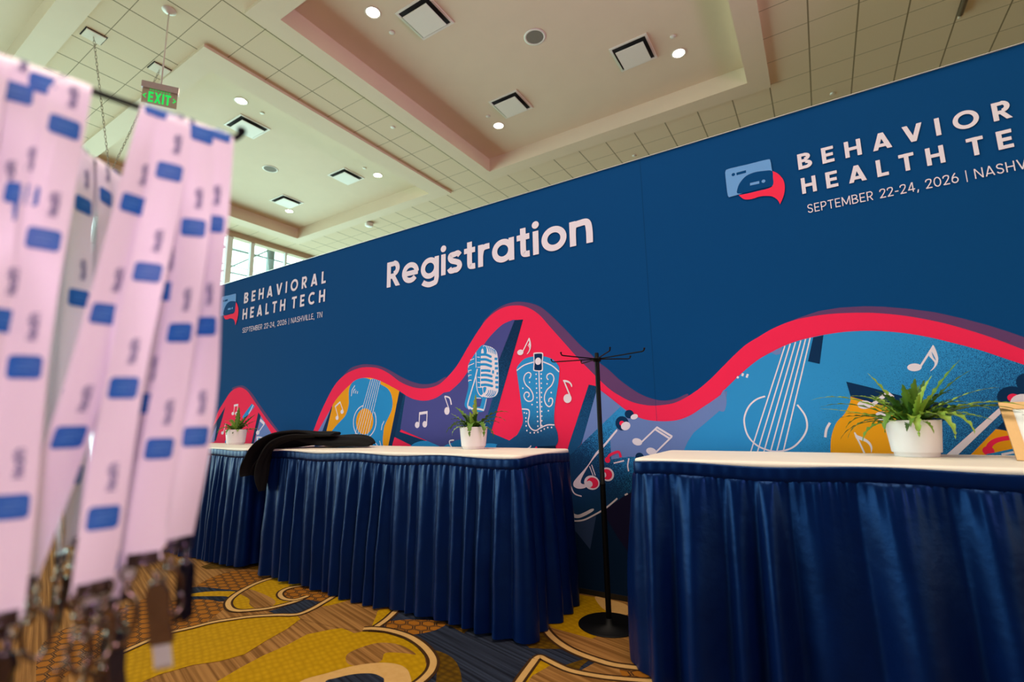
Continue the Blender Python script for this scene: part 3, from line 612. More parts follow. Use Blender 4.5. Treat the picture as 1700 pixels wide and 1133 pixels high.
PM.lines([[(-1.8409,1.3367),(-1.8400,1.2386)], [(-1.7872,1.2994),(-1.7431,1.2916)], [(-1.7875,1.2690),(-1.7410,1.2626)], [(-1.7878,1.2368),(-1.7414,1.2306)], [(-1.7881,1.2046),(-1.7442,1.1977)], [(-1.7884,1.1726),(-1.7422,1.1669)], [(-1.7887,1.1406),(-1.7425,1.1352)], [(-1.8320,1.3064),(-1.8095,1.3021)], [(-1.8323,1.2726),(-1.8073,1.2686)], [(-1.8300,1.2399),(-1.8051,1.2381)], [(-1.8280,1.1771),(-1.8032,1.1715)], [(-1.8282,1.1449),(-1.8035,1.1403)], [(-1.8260,1.1135),(-1.8038,1.1107)],
          [(-1.9009,1.2430),(-1.8993,1.2552),(-1.8550,1.2674)], [(-1.8853,1.2904),(-1.8548,1.2969)], [(-1.9010,1.2094),(-1.8995,1.2232),(-1.8755,1.2256)], [(-1.8996,1.1836),(-1.8986,1.1937),(-1.8756,1.1943)], [(-1.8997,1.1530),(-1.8987,1.1611),(-1.8758,1.1618)], [(-1.7606,1.0392),(-1.7807,0.9744)], [(-1.8514,1.0479),(-1.8044,1.0432)]], .005)
PM.line([(-1.8301,1.2297),(-1.8506,1.1623),(-1.8992,1.0357),(-1.9070,0.9999),(-1.8944,0.9775)], .009); PM.line([(-1.8404,1.1859),(-1.8335,1.1051),(-1.8165,1.0683),(-1.7896,1.0513)], .006); PM.line([(-1.8994,0.9956),(-1.8743,0.9809),(-1.8246,0.9775),(-1.7807,0.9685)], .011)
# boot
PM.poly(cr([(-1.5382,1.2012),(-1.5293,1.2252),(-1.4833,1.2639),(-1.4226,1.2742),(-1.3520,1.2695),(-1.2951,1.2484),(-1.2587,1.2117),(-1.2509,1.1810),(-1.2585,1.1182),(-1.2720,1.0526),(-1.2855,0.9872),(-1.2928,0.9284),(-1.2917,0.8763),(-1.2764,0.8309),(-1.2730,0.7859),(-1.2887,0.7569)])+[(-1.4106,0.7457),(-1.4194,0.7064),(-1.6858,0.7009),(-1.6935,0.7544),(-1.6678,0.7698),(-1.6007,0.7840)]+cr([(-1.5428,0.8181),(-1.5092,0.8720),(-1.5002,0.9125),(-1.5069,0.9671),(-1.5205,1.0778)]), BOOT)
PM.poly([(-1.4146,0.7404),(-1.4104,0.7523),(-1.2901,0.7588),(-1.2893,0.7397)], DEEP); PM.poly([(-1.4301,0.7376),(-1.4181,0.7522),(-1.4089,0.7510),(-1.4096,0.7294)], RED)
PM.lines([[(-1.5374,1.1983),(-1.4842,1.2275),(-1.4196,1.2406)], [(-1.3553,1.2376),(-1.2964,1.2099),(-1.2528,1.1711)], [(-1.5061,0.9685),(-1.4607,0.9618),(-1.4567,0.9319),(-1.4657,0.8917),(-1.4478,0.8553),(-1.4154,0.8425),(-1.3842,0.8575),(-1.3381,0.8735),(-1.2933,0.8730)], [(-1.4848,0.7348),(-1.4610,0.7451),(-1.4490,0.7571)]], .0072, WHI, True)
PM.line([(-1.3842,1.1835),(-1.3817,0.8628)], .007, WHI, False)
PM.lines([[(-1.4517,1.1467),(-1.4419,1.1564),(-1.4398,1.1735),(-1.4572,1.1816),(-1.4792,1.1692),(-1.4880,1.1419),(-1.4751,1.1100),(-1.4478,1.0846),(-1.4289,1.0529),(-1.4281,1.0258),(-1.4419,1.0127),(-1.4656,1.0136),(-1.4829,1.0279),(-1.4888,1.0487),(-1.4763,1.0653),(-1.4564,1.0610),(-1.4545,1.0438),(-1.4650,1.0374)],
          [(-1.3235,1.1300),(-1.3330,1.1428),(-1.3286,1.1594),(-1.3093,1.1662),(-1.2924,1.1537),(-1.2879,1.1299),(-1.3041,1.0974),(-1.3314,1.0754),(-1.3491,1.0461),(-1.3524,1.0161),(-1.3419,0.9891),(-1.3233,0.9772),(-1.3057,0.9879),(-1.2996,1.0108),(-1.3067,1.0243),(-1.3219,1.0203),(-1.3247,1.0031)]], .0068, WHI, True)
dd = []
A_, B_ = [(-1.4035,1.1677),(-1.4008,0.8676),(-1.3692,1.1668),(-1.3746,0.8706)][0::2], [(-1.4035,1.1677),(-1.4008,0.8676),(-1.3692,1.1668),(-1.3746,0.8706)][1::2]
for a, b in zip(A_, B_):
    for k in range(12): dd.append((a[0]+(b[0]-a[0])*k/11, a[1]+(b[1]-a[1])*k/11))
dd += [(-1.4958,1.0904),(-1.4361,0.9922),(-1.4491,1.1238),(-1.3326,1.1077),(-1.3078,1.0563),(-1.3294,0.9536),(-1.4897,0.9462),(-1.4739,0.9425),(-1.4802,0.9155),(-1.4791,0.8953),(-1.4789,0.8703),(-1.4749,0.8428),(-1.4524,0.8300),(-1.4259,0.8300),(-1.4018,0.8332),(-1.3801,0.8410),(-1.3593,0.8508),(-1.3371,0.8591),(-1.3124,0.8596)]
PM.dots(dd, .0048)
PM.poly(cr([(-1.4184,1.2829),(-1.4133,1.2957),(-1.3707,1.2946),(-1.3537,1.2876),(-1.3528,1.2669),(-1.3568,1.2397),(-1.3566,1.1987),(-1.3617,1.1840),(-1.3819,1.1827),(-1.4132,1.1876),(-1.4224,1.1965),(-1.4181,1.2377)], True, 4), WHI)
PM.poly(cr([(-1.4121,1.2816),(-1.4087,1.2883),(-1.3709,1.2877),(-1.3601,1.2826),(-1.3598,1.2675),(-1.3638,1.2403),(-1.3634,1.2026),(-1.3677,1.1906),(-1.3817,1.1888),(-1.4091,1.1928),(-1.4152,1.2001),(-1.4118,1.2372)], True, 4), NAV)
PM.dot([(-1.3879,1.2436)][0], .0205, WHI, .0215)
PM.dot([(-1.5085,1.3070)][0], .022, WHI, .017); PM.line([(-1.4928,1.3085),(-1.4444,1.3858)], .007, WHI, False); PM.poly(cr([(-1.4478,1.3819),(-1.4427,1.3885),(-1.4339,1.3579),(-1.4347,1.3299),(-1.4467,1.3029),(-1.4631,1.2917),(-1.4480,1.3135),(-1.4459,1.3309),(-1.4568,1.3461),(-1.4451,1.3591)], True, 4), WHI)
PM.line([(-1.4566,1.3545),(-1.4441,1.3364)], .004, RED, False)
PM.dot([(-1.2059,1.0184)][0], .025, WHI, .025); PM.line([(-1.1894,1.0327),(-1.2252,1.1202)], .008, WHI, False); PM.poly(cr([(-1.2287,1.1231),(-1.2033,1.1202),(-1.1835,1.1073),(-1.1741,1.0905),(-1.1781,1.0809),(-1.1895,1.1011),(-1.2110,1.1102),(-1.2255,1.1123)], True, 4), WHI)
# ---- gap between the tables: dark foot, trumpet artwork
PM.poly([(-1.2367,0.6880),(-1.2041,0.7088),(-0.8484,0.7683),(-0.6917,0.6268),(-0.7425,-0.1243),(-1.3529,-0.3919),(-1.3183,0.6011)], DEEP)
PM.poly([(-1.0737,1.0891),(-1.0120,1.0737),(-1.0500,0.9633),(-1.1349,0.7670),(-1.2230,0.6884),(-1.2368,0.6840),(-1.2012,0.7808)], DIAG)
PER_T = [(-1.0251,1.0688),(-0.9570,1.0145),(-0.8863,0.9569),(-0.8273,0.9161),(-0.7689,0.8937),(-0.6921,0.8849),(-0.6170,0.8885),(-0.5518,0.9103),(-0.4869,0.9498),(-0.4323,0.9842),(-0.3739,1.0267)]
PM.poly(cr(PER_T)+[(-0.3766,1.0044),(-0.3866,0.9735),(-0.4200,0.9254),(-0.4841,0.8728),(-0.5401,0.8281),(-0.5698,0.7873),(-0.5959,0.7372),(-0.6024,0.6469),(-0.8275,0.5823),(-1.0333,0.5722),(-1.1491,0.6869),(-1.1281,0.7786)], PER)
PM.poly([(-0.9011,0.9628),(-0.8626,0.9309),(-0.8810,0.8893),(-0.9665,0.8132),(-0.9647,0.6910),(-0.8598,0.7085),(-0.8064,0.6950),(-0.8153,0.5493),(-0.8942,0.5192),(-0.9854,0.4543),(-1.0705,0.3979),(-1.1483,0.3664),(-1.2186,0.3525),(-1.3089,0.3444),(-1.2985,0.6340),(-1.2229,0.6908),(-1.1213,0.7774)], BAND)
PM.poly(cr([(-1.0630,0.6407),(-0.9985,0.6749),(-0.9157,0.6998),(-0.8520,0.7072),(-0.7906,0.7028)])+[(-0.8001,0.5501),(-0.8942,0.5192),(-0.9854,0.4543),(-1.0701,0.4069),(-1.1760,0.5290)], BAND)
PM.poly([(-1.0277,0.4252),(-0.9854,0.4543),(-0.8942,0.5192),(-0.7997,0.5573),(-0.8308,0.0585),(-0.8882,0.2227),(-0.9533,0.3077)], PLUM)
PM.poly([(-1.2172,0.3427),(-1.0647,0.3984),(-1.1062,0.2282)], SLATE)
PM.poly(cr([(-1.2216,0.3868),(-1.2207,0.4100),(-1.1729,0.3969),(-1.1290,0.4134),(-1.0941,0.4312),(-1.0771,0.4348),(-1.0819,0.4224),(-1.1299,0.3944),(-1.1736,0.3793)], True, 4), WHI)
PM.line([(-1.2269,0.3663),(-1.1830,0.3641),(-1.1307,0.3755),(-1.0615,0.4113),(-1.0062,0.4454),(-0.9430,0.4963)], .008); PM.line([(-0.9023,0.5151),(-0.8862,0.5234)], .008)
PM.lines([[(-1.2063,0.5468),(-1.1857,0.5067),(-1.1426,0.4940)], [(-0.9535,0.6724),(-0.8965,0.6868)], [(-0.8697,0.6994),(-0.8781,0.6635),(-0.8751,0.6340)]], .007, WHI, True)
PM.poly(cr([(-0.9277,0.8477),(-0.9932,0.7784),(-1.0505,0.7236),(-1.1007,0.6564),(-1.1645,0.5918),(-1.1878,0.5634),(-1.1860,0.5424),(-1.1583,0.5323),(-1.1190,0.5399),(-1.1122,0.5571),(-1.1354,0.5582),(-1.1454,0.5694),(-1.1290,0.6050),(-1.0720,0.6844),(-0.9896,0.7669),(-0.9225,0.8400)], False, 3), WHI)
PM.polys([ell([(-1.0809,0.5679)][0], .044, .037), ell([(-0.9917,0.6145)][0], .037, .035)], WHI)
PM.polys([ell([(-1.0767,0.5673)][0], .033, .028), ell([(-0.9934,0.6144)][0], .029, .027)], RED)
PM.polys([ell([(-1.0949,0.5603)][0], .018, .017), ell([(-1.0084,0.6115)][0], .011, .014)], WHI)
PM.lines([[(-1.0897,0.6529),(-1.0715,0.6051)], [(-1.0773,0.6610),(-1.0588,0.6056)]], .005)
PM.polys([ell([(-0.8961,0.8772)][0], .036, .037), ell([(-0.8551,0.9239)][0], .024, .022)], NAV); PM.dot([(-0.8969,0.8772)][0], .014, RED, .013)
PM.polys([ell([(-0.8777,0.8633)][0], .026, .021, .4), ell([(-0.8290,0.9097)][0], .020, .013, .3)], WHI)
PM.dot([(-0.9862,0.6882)][0], .015, RED); PM.line([(-0.9843,0.6943),(-0.9735,0.7121),(-0.9466,0.7255),(-0.9221,0.7297),(-0.9131,0.7036)], .0135, RED)
PM.polys([ell([(-0.8212,0.7828)][0], .026, .018, -.2), ell([(-0.7516,0.7363)][0], .026, .018, -.2)], WHI)
PM.lines([[(-0.8016,0.7791),(-0.7130,0.8569)], [(-0.7309,0.7301),(-0.6446,0.8099)]], .008); PM.lines([[(-0.7169,0.8559),(-0.6429,0.8090)], [(-0.7253,0.8456),(-0.6547,0.7988)]], .010)
PM.polys([ell([(-0.5231,0.7625)][0], .015, .026, .4), ell([(-0.4840,0.7639)][0], .015, .026, -.5), ell([(-0.8130,0.7068)][0], .022, .022)], NAV)
# ---- big right hump
FT = [(-0.4004,1.0122),(-0.3417,1.0673),(-0.2844,1.1173),(-0.2290,1.1583),(-0.1758,1.1863),(-0.1240,1.2098),(-0.0670,1.2281),(-0.0121,1.2382),(0.0347,1.2449),(0.1180,1.2495),(0.2087,1.2429),(0.2940,1.2259),(0.3743,1.2005),(0.4499,1.1680),(0.5217,1.1337),(0.5894,1.0944),(0.6328,1.0694)]
PM.poly([(-0.3751,1.0223),(-0.3766,1.0044),(-0.3866,0.9735),(-0.4200,0.9254),(-0.4841,0.8728),(-0.5401,0.8281),(-0.5698,0.7873),(-0.5959,0.7372),(-0.6089,0.5575)]+[(-.1, .3), (1.2, .3), (1.2, .70), (.95, .845), (.78, .965)]+cr(FT)[::-1], FIELD)
PM.poly(cr([(-0.3916,1.0243),(-0.3833,1.0114),(-0.3799,0.9782),(-0.3865,0.9454),(-0.3997,0.9252),(-0.4293,0.9467)], True, 4), PER); PM.poly([(-0.1758,1.1863),(-0.1276,1.2085),(-0.1377,1.1764),(-0.1556,1.1732)], PER)
PM.poly([(-0.0054,1.2383),(0.0333,1.2442),(0.0069,1.1196),(-0.0357,1.1346)], NAV)
SB = [(-0.2971,0.7441),(-0.2696,0.7446),(-0.2431,0.7466),(-0.2161,0.7486),(-0.1917,0.7490),(-0.1662,0.7502)]; ST_ = [(-0.1169,1.2115),(-0.0953,1.2190),(-0.0742,1.2241),(-0.0533,1.2291),(-0.0345,1.2342),(-0.0168,1.2379)]
PM.lines([[a, (b[0]+(b[0]-a[0])*.1, b[1]+(b[1]-a[1])*.1)] for a, b in zip(ST_, SB)], .005)
PM.line([(-0.2167,0.9896),(-0.2525,0.9774),(-0.2842,0.9504),(-0.3061,0.9108),(-0.3133,0.8708),(-0.3034,0.8150),(-0.2708,0.7719),(-0.2231,0.7492),(-0.1816,0.7461),(-0.1325,0.7620),(-0.0957,0.7962),(-0.0722,0.8338),(-0.0656,0.8676),(-0.0717,0.9056),(-0.0943,0.9475)], .007)
PM.lines([[(-0.3256,1.0780),(-0.3203,1.0859)], [(-0.3036,1.0865),(-0.2988,1.0994)], [(-0.2856,1.0788),(-0.2789,1.0948)]], .009)
PM.dot([(0.3235,1.0818)][0], .0225, WHI, .0155); PM.line([(0.3411,1.0819),(0.3897,1.1579)], .007, WHI, False)
PM.poly(cr([(0.3851,1.1555),(0.3916,1.1648),(0.3979,1.1382),(0.3998,1.1102),(0.3942,1.0898),(0.3831,1.0732),(0.3696,1.0631),(0.3809,1.0769),(0.3872,1.0938),(0.3798,1.1118),(0.3735,1.1264)], True, 4), WHI)
PM.poly(cr([(0.3831,1.1395),(0.3893,1.1201),(0.3922,1.1038),(0.3857,1.1162)], True, 4), FIELD)
PM.poly([(0.1009,0.9749),(0.2034,0.9349),(0.3109,0.8971),(0.3906,0.8765),(0.3754,0.8586),(0.3521,0.6893),(0.0015,0.6768)]+cr([(0.0070,0.7421),(0.0164,0.8078),(0.0400,0.8663),(0.0717,0.9024),(0.0905,0.9349),(0.1006,0.9602)]), ORG)
PM.poly(cr([(0.0935,1.0381),(0.1710,1.0103),(0.2431,0.9817),(0.3281,0.9503),(0.4428,0.9260)])+[(0.4160,0.8947),(0.3758,0.8620),(0.3109,0.8971),(0.2034,0.9349),(0.1021,0.9748)], NAV)
PM.polys([ell([(0.1454,0.9397)][0], .024, .017), ell([(0.1987,0.8925)][0], .024, .018)], WHI); PM.lines([[(0.1673,0.9346),(0.2263,0.9839)], [(0.2263,0.9839),(0.2413,0.9655)]], .014)
PM.line([(0.1000,0.8259),(0.1239,0.7443)], .006, WHI, False); PM.poly(cr([(0.0986,0.8295),(0.1080,0.8165),(0.1305,0.8045),(0.1474,0.7869),(0.1526,0.7658),(0.1464,0.7461),(0.1460,0.7692),(0.1346,0.7882),(0.1149,0.7973),(0.1019,0.8044)], True, 4), WHI)
PM.line([(0.0182,0.8680),(0.0028,0.8409),(-0.0051,0.8077)], .009)
PM.poly([(0.4944,0.8012),(0.5326,0.8427),(0.5768,0.8949),(0.6633,0.8929),(0.6346,0.6833),(0.3782,0.6730),(0.4821,0.7872)], FIELD)
PM.poly([(0.4472,0.7433),(0.5291,0.8382),(0.5581,0.8324),(0.6046,0.8190),(0.5911,0.7186),(0.4226,0.7137)], ORG)
PM.poly([(0.5322,0.8401),(0.5525,0.8648),(0.5726,0.8684),(0.5992,0.8190),(0.5579,0.8312)], NAV)
PM.poly([(0.3776,0.7419),(0.5444,0.9112),(0.6220,0.9890),(0.6353,0.9655),(0.5475,0.8918),(0.4112,0.7426),(0.3832,0.7125),(0.3460,0.7115)], WHI)
PM.dot([(0.4989,0.7596)][0], .0165, RED); PM.line([(0.5003,0.7597),(0.5059,0.7807),(0.5267,0.7981),(0.5617,0.8070),(0.5979,0.8097)], .016, RED)
PM.poly(cr([(0.4816,0.7154),(0.4882,0.7442),(0.5152,0.7535),(0.5649,0.7682),(0.5991,0.7780)], False, 4)+[(0.5911,0.7186)], SKYG); PM.line([(0.5327,0.7462),(0.5632,0.7551),(0.5969,0.7613)], .008, WHI, False)
PM.dot([(0.5891,0.9502)][0], .042, NAV, .042); PM.dot([(0.5905,0.9502)][0], .016, RED, .015); PM.dot([(0.6347,1.0018)][0], .030, NAV, .036); PM.dot([(0.6150,0.9263)][0], .036, WHI, .037)
PM.build('wave_artwork', INKS, bd)

# lettering and emblems
TX = Print(.00004, .0085)
TX.polys(text_fit('Registration', -2.66, -1.010, 1.896, .194, .20, .10), 0)
TX.build('heading_lettering', INKS[WHI], bd)
def block(x0, k, z1, cap1, z2, z3, cap3, ends):
    b = Print(.00004, .0085)
    b.polys(text_fit('BEHAVIORAL', ends[0], ends[1], z1, cap1, .20, .50), 0)
    b.polys(text_fit('HEALTH TECH', ends[2], ends[3], z2, cap1, .20, .50, .42), 0)
    b.polys(text_fit('SEPTEMBER 22-24, 2026 | NASHVILLE, TN', ends[4], ends[5], z3, cap3, .112, .17, .52), 0)
    b.build('event_lettering', INKS[WHI], bd)
block(0, 1, 2.022, .076, 1.902, 1.806, .041, (.016, .918, .019, .922, .032, .910))
block(0, 1, 2.056, .105, 1.898, 1.768, .048, (-4.592, -3.375, -4.598, -3.377, -4.58, -3.40))
CARD = cr([(-0.2942,2.0844),(-0.2922,2.1083),(-0.2770,2.1174),(-0.1899,2.1146),(-0.1061,2.1129),(-0.0936,2.1032),(-0.0913,2.0610),(-0.0886,2.0228),(-0.0890,1.9856),(-0.0992,1.9756),(-0.1940,1.9753),(-0.2766,1.9704),(-0.2889,1.9738),(-0.2930,1.9962)], True, 3)
REDB = cr([(-0.0886,2.0480),(-0.0674,2.0276),(-0.0501,1.9928),(-0.0469,1.9551),(-0.0551,1.9162),(-0.0740,1.8766)], n=5)+cr([(-0.0740,1.8766),(-0.0816,1.9005),(-0.1003,1.9222),(-0.1264,1.9330),(-0.1558,1.9374),(-0.1896,1.9344),(-0.2212,1.9420),(-0.2435,1.9690)], n=5)+cr([(-0.2435,1.9690),(-0.2029,1.9664),(-0.1548,1.9671),(-0.1155,1.9672),(-0.0953,1.9763),(-0.0911,2.0048)], n=3)
NAVB = cr([(-0.2468,1.9786),(-0.2464,2.0024),(-0.2315,2.0318),(-0.2031,2.0571),(-0.1660,2.0650),(-0.1266,2.0606),(-0.0916,2.0499),(-0.0902,2.0139),(-0.0913,1.9863),(-0.1031,1.9748),(-0.1541,1.9744),(-0.2023,1.9728)], True, 4)
P1 = [(-0.2440,2.0800),(-0.2011,2.0805)]; P2 = [(-0.1894,2.0100),(-0.1494,2.0088)]; D1 = [(-0.2581,2.0813)]; D2 = [(-0.1312,2.0092)]
def emblem(f):
    e = Print(.00006, .0085); s = f(CARD[1])[2]
    g = lambda L: [f(p)[:2] for p in L]
    e.poly(g(CARD), 0); e.poly(g(REDB), 1); e.poly(g(NAVB), 2)
    e.dot(g(D1)[0], .008*s, 2); e.line(g(P1), .013*s, 2, False); e.line(g(P2), .013*s, 0, False); e.dot(g(D2)[0], .008*s, 0)
    e.build('event_emblem', [ink('ink_card_blue', '6fa0dc'), ink('ink_bubble_red', 'fb3355'), INKS[FAB]], bd)
emblem(lambda p: (p[0], p[1], 1.0))
emblem(lambda p: (-4.592+(p[0]-.016)*1.36, 2.056+(p[1]-2.022)*1.36, 1.36))
# ------------------------------------------------------------------ skirted tables
random.seed(7)
def satin():
    k = Nodes('navy_satin'); co = k.coord(); n = k.noise(co, 6.0, 4.0); n2 = k.noise(co, 700.0, 1.0)
    k.base(k.mix(n, srgb('020d30'), srgb('031848')))
    k.b.inputs['Roughness'].default_value = 0.36; k.b.inputs['Specular IOR Level'].default_value = 0.45; k.b.inputs['Specular Tint'].default_value = (0.10, 0.36, 1.0, 1)
    k.b.inputs['Sheen Weight'].default_value = 0.0; k.b.inputs['Sheen Tint'].default_value = (0.25, 0.5, 1.0, 1)
    n3 = k.noise(co, 22.0, 5.0); k.bump(n3, 0.35, 0.006)
    return k.m
M_SATIN = satin()
M_COVER = plain('white_table_cover', 'f6ead8', 0.55, var=0.02, scale=8)
T_Z = 0.752
def rect_path(hx, hy, r, step):
    """points and outward normals clockwise from back-left, seen from above: left side, front, right side, back"""
    out = []
    def seg(p, q, n):
        L = hypot(q[0]-p[0], q[1]-p[1]); m = max(1, int(L/step))
        for i in range(m): out.append((p[0]+(q[0]-p[0])*i/m, p[1]+(q[1]-p[1])*i/m, n[0], n[1]))
    def corner(c, a0, a1):
        m = max(3, int(r*pi/2/step)+1)
        for i in range(m):
            a = radians(a0+(a1-a0)*i/m); out.append((c[0]+r*cos(a), c[1]+r*sin(a), cos(a), sin(a)))
    seg((-hx, hy-r), (-hx, -hy+r), (-1, 0)); corner((-hx+r, -hy+r), 180, 270)
    seg((-hx+r, -hy), (hx-r, -hy), (0, -1)); corner((hx-r, -hy+r), 270, 360)
    seg((hx, -hy+r), (hx, hy-r), (1, 0)); corner((hx-r, hy-r), 0, 90)
    seg((hx-r, hy), (-hx+r, hy), (0, 1)); corner((-hx+r, hy-r), 90, 180)
    return out
def table(name, label, cx, cy, hx, hy, fold, amp, seed, flare=.012):
    rnd = random.Random(seed)
    t = thing(name, label, 'table', (cx, cy, 0))
    P = rect_path(hx, hy, .028, .009); n = len(P); per = .009*n
    sag = [.010*sin(pi*(i*.009 % .62)/.62)**2 for i in range(n)]
    # white top with a short fall over the edge
    mb = MB(); N = len(P)
    rows = []
    for dz, off in ((0, -.012), (-.0015, -.003), (-.004, .0015), (-.009, .003), (-.010, .001)):
        rows.append([(p[0]+p[2]*off, p[1]+p[3]*off, T_Z+dz-(sag[i]*.9 if dz < -.008 else 0)) for i, p in enumerate(P)])
    mb.grid(rows[::-1], closed=True)
    mb.add(rows[0], [tuple(range(N))]); mb.build('table_cover', M_COVER, t)
    # gathers and folds of the skirt
    cs = []; s = 0.0
    while s < per:
        w_ = fold*rnd.uniform(.55, 1.5); cs.append((s, w_, rnd.uniform(.5, 1.25))); s += w_
    cs.append((s, fold, .8))
    def fold_at(s):
        for a, w_, k in cs:
            if a <= s < a+w_: x = (s-a)/w_; return k*(sin(pi*x**.75)**1.7)
        return 0.3
    ph = [rnd.uniform(0, 6.28) for _ in range(6)]
    zs = [.699, .695, .688, .675, .655, .625, .58, .52, .44, .35, .26, .17, .09, .03, .008]
    rows = []
    for z in zs:
        f = (.699-z)/.69; row = []
        for i, p in enumerate(P):
            s = i*.009
            dr = .016*sin(3.1*s+ph[0])*f+.010*sin(7.3*s+ph[1])*f
            big = fold_at((s+dr) % per)*amp*(.12+.88*min(1, f*1.6)**.55)
            fine = .0045*(sin(2*pi*s/.031+ph[2]+2*sin(5*s))+.6*sin(2*pi*s/.019+ph[3]))*math.exp(-f*9)
            crease = .0035*sin(23*s+9*z+ph[4])*sin(14*z+3*s+ph[5])
            off = .004+big+fine+crease*min(1, f*4)+flare*f
            hem = (.006*(1+sin(5*s+ph[1]))) if z < .01 else 0
            zz = z-(sag[i] if z > .6 else 0)
            row.append((p[0]+p[2]*off, p[1]+p[3]*off, zz+hem))
        rows.append(row)
    mb = MB(); mb.grid(rows, closed=True); mb.build('skirt', M_SATIN, t)
    mb = MB(); rows = []
    for z, o in ((.744, .000), (.7435, .0045), (.737, .0065), (.712, .0065), (.698, .0055), (.695, .001)):
        row = []
        for i, p in enumerate(P):
            s = i*.009; g = .0022*abs(sin(pi*s/.042+.6*sin(4*s))); off = o+(g if o > .002 else 0)
            row.append((p[0]+p[2]*off, p[1]+p[3]*off, z-sag[i]))
        rows.append(row)
    mb.grid(rows, closed=True); mb.build('header_band', M_SATIN, t)
    return t
table('skirted_table', 'white-topped navy skirted table under the microphone artwork, with the black coat on it', -2.055, 2.11, .915, .255, .080, .040, 3)
table('skirted_table', 'nearest white-topped navy skirted table, holding the gold sign frame', .285, 2.12, .915, .262, .15, .070, 11)
table('skirted_table', 'farthest navy skirted table behind the hanging lanyards, under the small red artwork hump', -4.15, 2.115, .915, .255, .080, .036, 5)

# ------------------------------------------------------------------ potted ferns
M_POT = plain('white_plastic_pot', 'efe9ea', 0.35, var=0.01); M_SOIL = plain('potting_soil', '2a1c10', 0.95, var=.2, scale=120, bump=.6)
def leafmat(name, a, b):
    k = Nodes(name); co = k.coord(); n = k.noise(co, 28.0, 3.0); k.base(k.mix(n, srgb(a), srgb(b))); k.b.inputs['Roughness'].default_value = 0.5
    k.b.inputs['Subsurface Weight'].default_value = 0.08; k.b.inputs['Subsurface Radius'].default_value = (.01, .02, .004)
    return k.m
M_LEAF = [leafmat('fern_green', '3f6b1c', '6f9a2e'), leafmat('fern_bright', '6d9a2a', 'a4bf4c'), leafmat('fern_dark', '274a16', '456f22')]
def frond(az, el, L, w, droop, rnd, z0, r0=.012, curl=0.0):
    """wavy strap leaf starting at the pot's centre"""
    N = 26; pts = []; p = Vector((r0*cos(az), r0*sin(az), z0)); a = el; az_ = az
    for i in range(N+1):
        pts.append(p.copy()); d = Vector((cos(az_)*cos(a), sin(az_)*cos(a), sin(a))); p = p+d*(L/N)
        a -= droop/N*(0.4+1.2*i/N); az_ += curl/N
    rows = []; ph = rnd.uniform(0, 6.28)
    for i, q in enumerate(pts):
        t = i/N; d = (pts[min(i+1, N)]-pts[max(i-1, 0)]).normalized()
        side = d.cross(Vector((0, 0, 1))); side = side.normalized() if side.length > .05 else Vector((-sin(az), cos(az), 0))
        up = side.cross(d)
        ww = w*1.45*(sin(pi*min(1, t*.86+.14))**.75)*(1-.25*t)
        wob = sin(i*1.9+ph); wob2 = sin(i*1.9+ph+1.8)
        rows.append([q+side*ww*(1+.22*wob)+up*ww*(.28+.32*wob), q+side*ww*.5+up*ww*.05, q-up*ww*.08, q-side*ww*.5+up*ww*.05, q-side*ww*(1+.22*wob2)+up*ww*(.28+.32*wob2)])
    return rows
def fern(label, loc, k, seed, fronds, nrand, Lmul=1.0, Lall=1.0, wide=1.0):
    rnd = random.Random(seed); t = thing('potted_fern', label, 'potted plant', loc)
    H = .122*k; mb = MB()
    mb.lathe([(0, 0), (.060*k, 0), (.062*k, .003), (.0625*k, .013*k), (.068*k, .0145*k), (.0685*k, .018*k), (.0785*k, H-.003), (.0785*k, H), (.0755*k, H), (.0735*k, H-.02), (.071*k, H-.03)], 48)
    mb.build('pot', M_POT, t)
    mb = MB(); mb.lathe([(0, H-.016), (.05*k, H-.018), (.074*k, H-.022)], 32); mb.build('soil', M_SOIL, t)
    allf = list(fronds)
    for i in range(nrand):
        allf.append((rnd.uniform(0, 6.283), rnd.uniform(.25, 1.45), rnd.uniform(.08, .19)*Lmul, rnd.uniform(.006, .0105), rnd.uniform(.3, 2.2), rnd.uniform(-.5, .5), rnd.randrange(3)))
    for az, el, L, w_, dr, cu, mi in allf:
        mb = MB(); rows = frond(az, el, L*Lall, w_*wide, dr, rnd, H-.018, .012, cu); mb.grid(rows); o = mb.build('frond', M_LEAF[mi], t)
    return t
RT = 0.0; LF = pi
fern('large bushy fern in white pot on the nearest table, beside the gold sign frame', (.262, 2.245, T_Z), 1.03, 21, [
    (2.95, .75, .27, .008, 1.15, .2, 1), (2.75, .62, .25, .008, 1.0, .1, 0), (3.25, .35, .23, .006, .3, .1, 1), (3.4, .45, .19, .006, 1.9, 0, 2), (2.6, 1.15, .19, .010, .25, 0, 1), (2.9, .3, .20, .006, 1.5, 0, 2),
    (.35, .95, .24, .006, .55, .1, 2), (.15, .75, .23, .006, .75, 0, 1), (.5, 1.0, .25, .007, .3, 0, 0), (-.1, .55, .24, .008, 1.1, 0, 0), (-.25, .6, .27, .008, 1.25, .1, 1), (.1, .5, .30, .007, 1.15, 0, 2),
    (1.0, 1.0, .20, .008, .6, .3, 2), (1.2, 1.0, .17, .008, .5, 0, 0), (-1.2, .7, .20, .013, 2.6, .2, 1), (-1.6, .7, .16, .012, 2.7, 0, 1), (-2.1, .8, .17, .012, 2.7, -.2, 0), (-.7, .7, .18, .013, 2.4, 0, 1),
    (-1.4, 1.3, .15, .013, .5, 0, 0), (-1.8, 1.25, .14, .012, .6, 0, 0), (-2.4, 1.1, .15, .011, .9, 0, 2), (-.5, 1.1, .15, .011, .9, 0, 2), (2.2, .9, .18, .009, 1.0, 0, 2), (1.6, .9, .17, .01, 1.0, 0, 2)], 46, 1.0, 1.2)
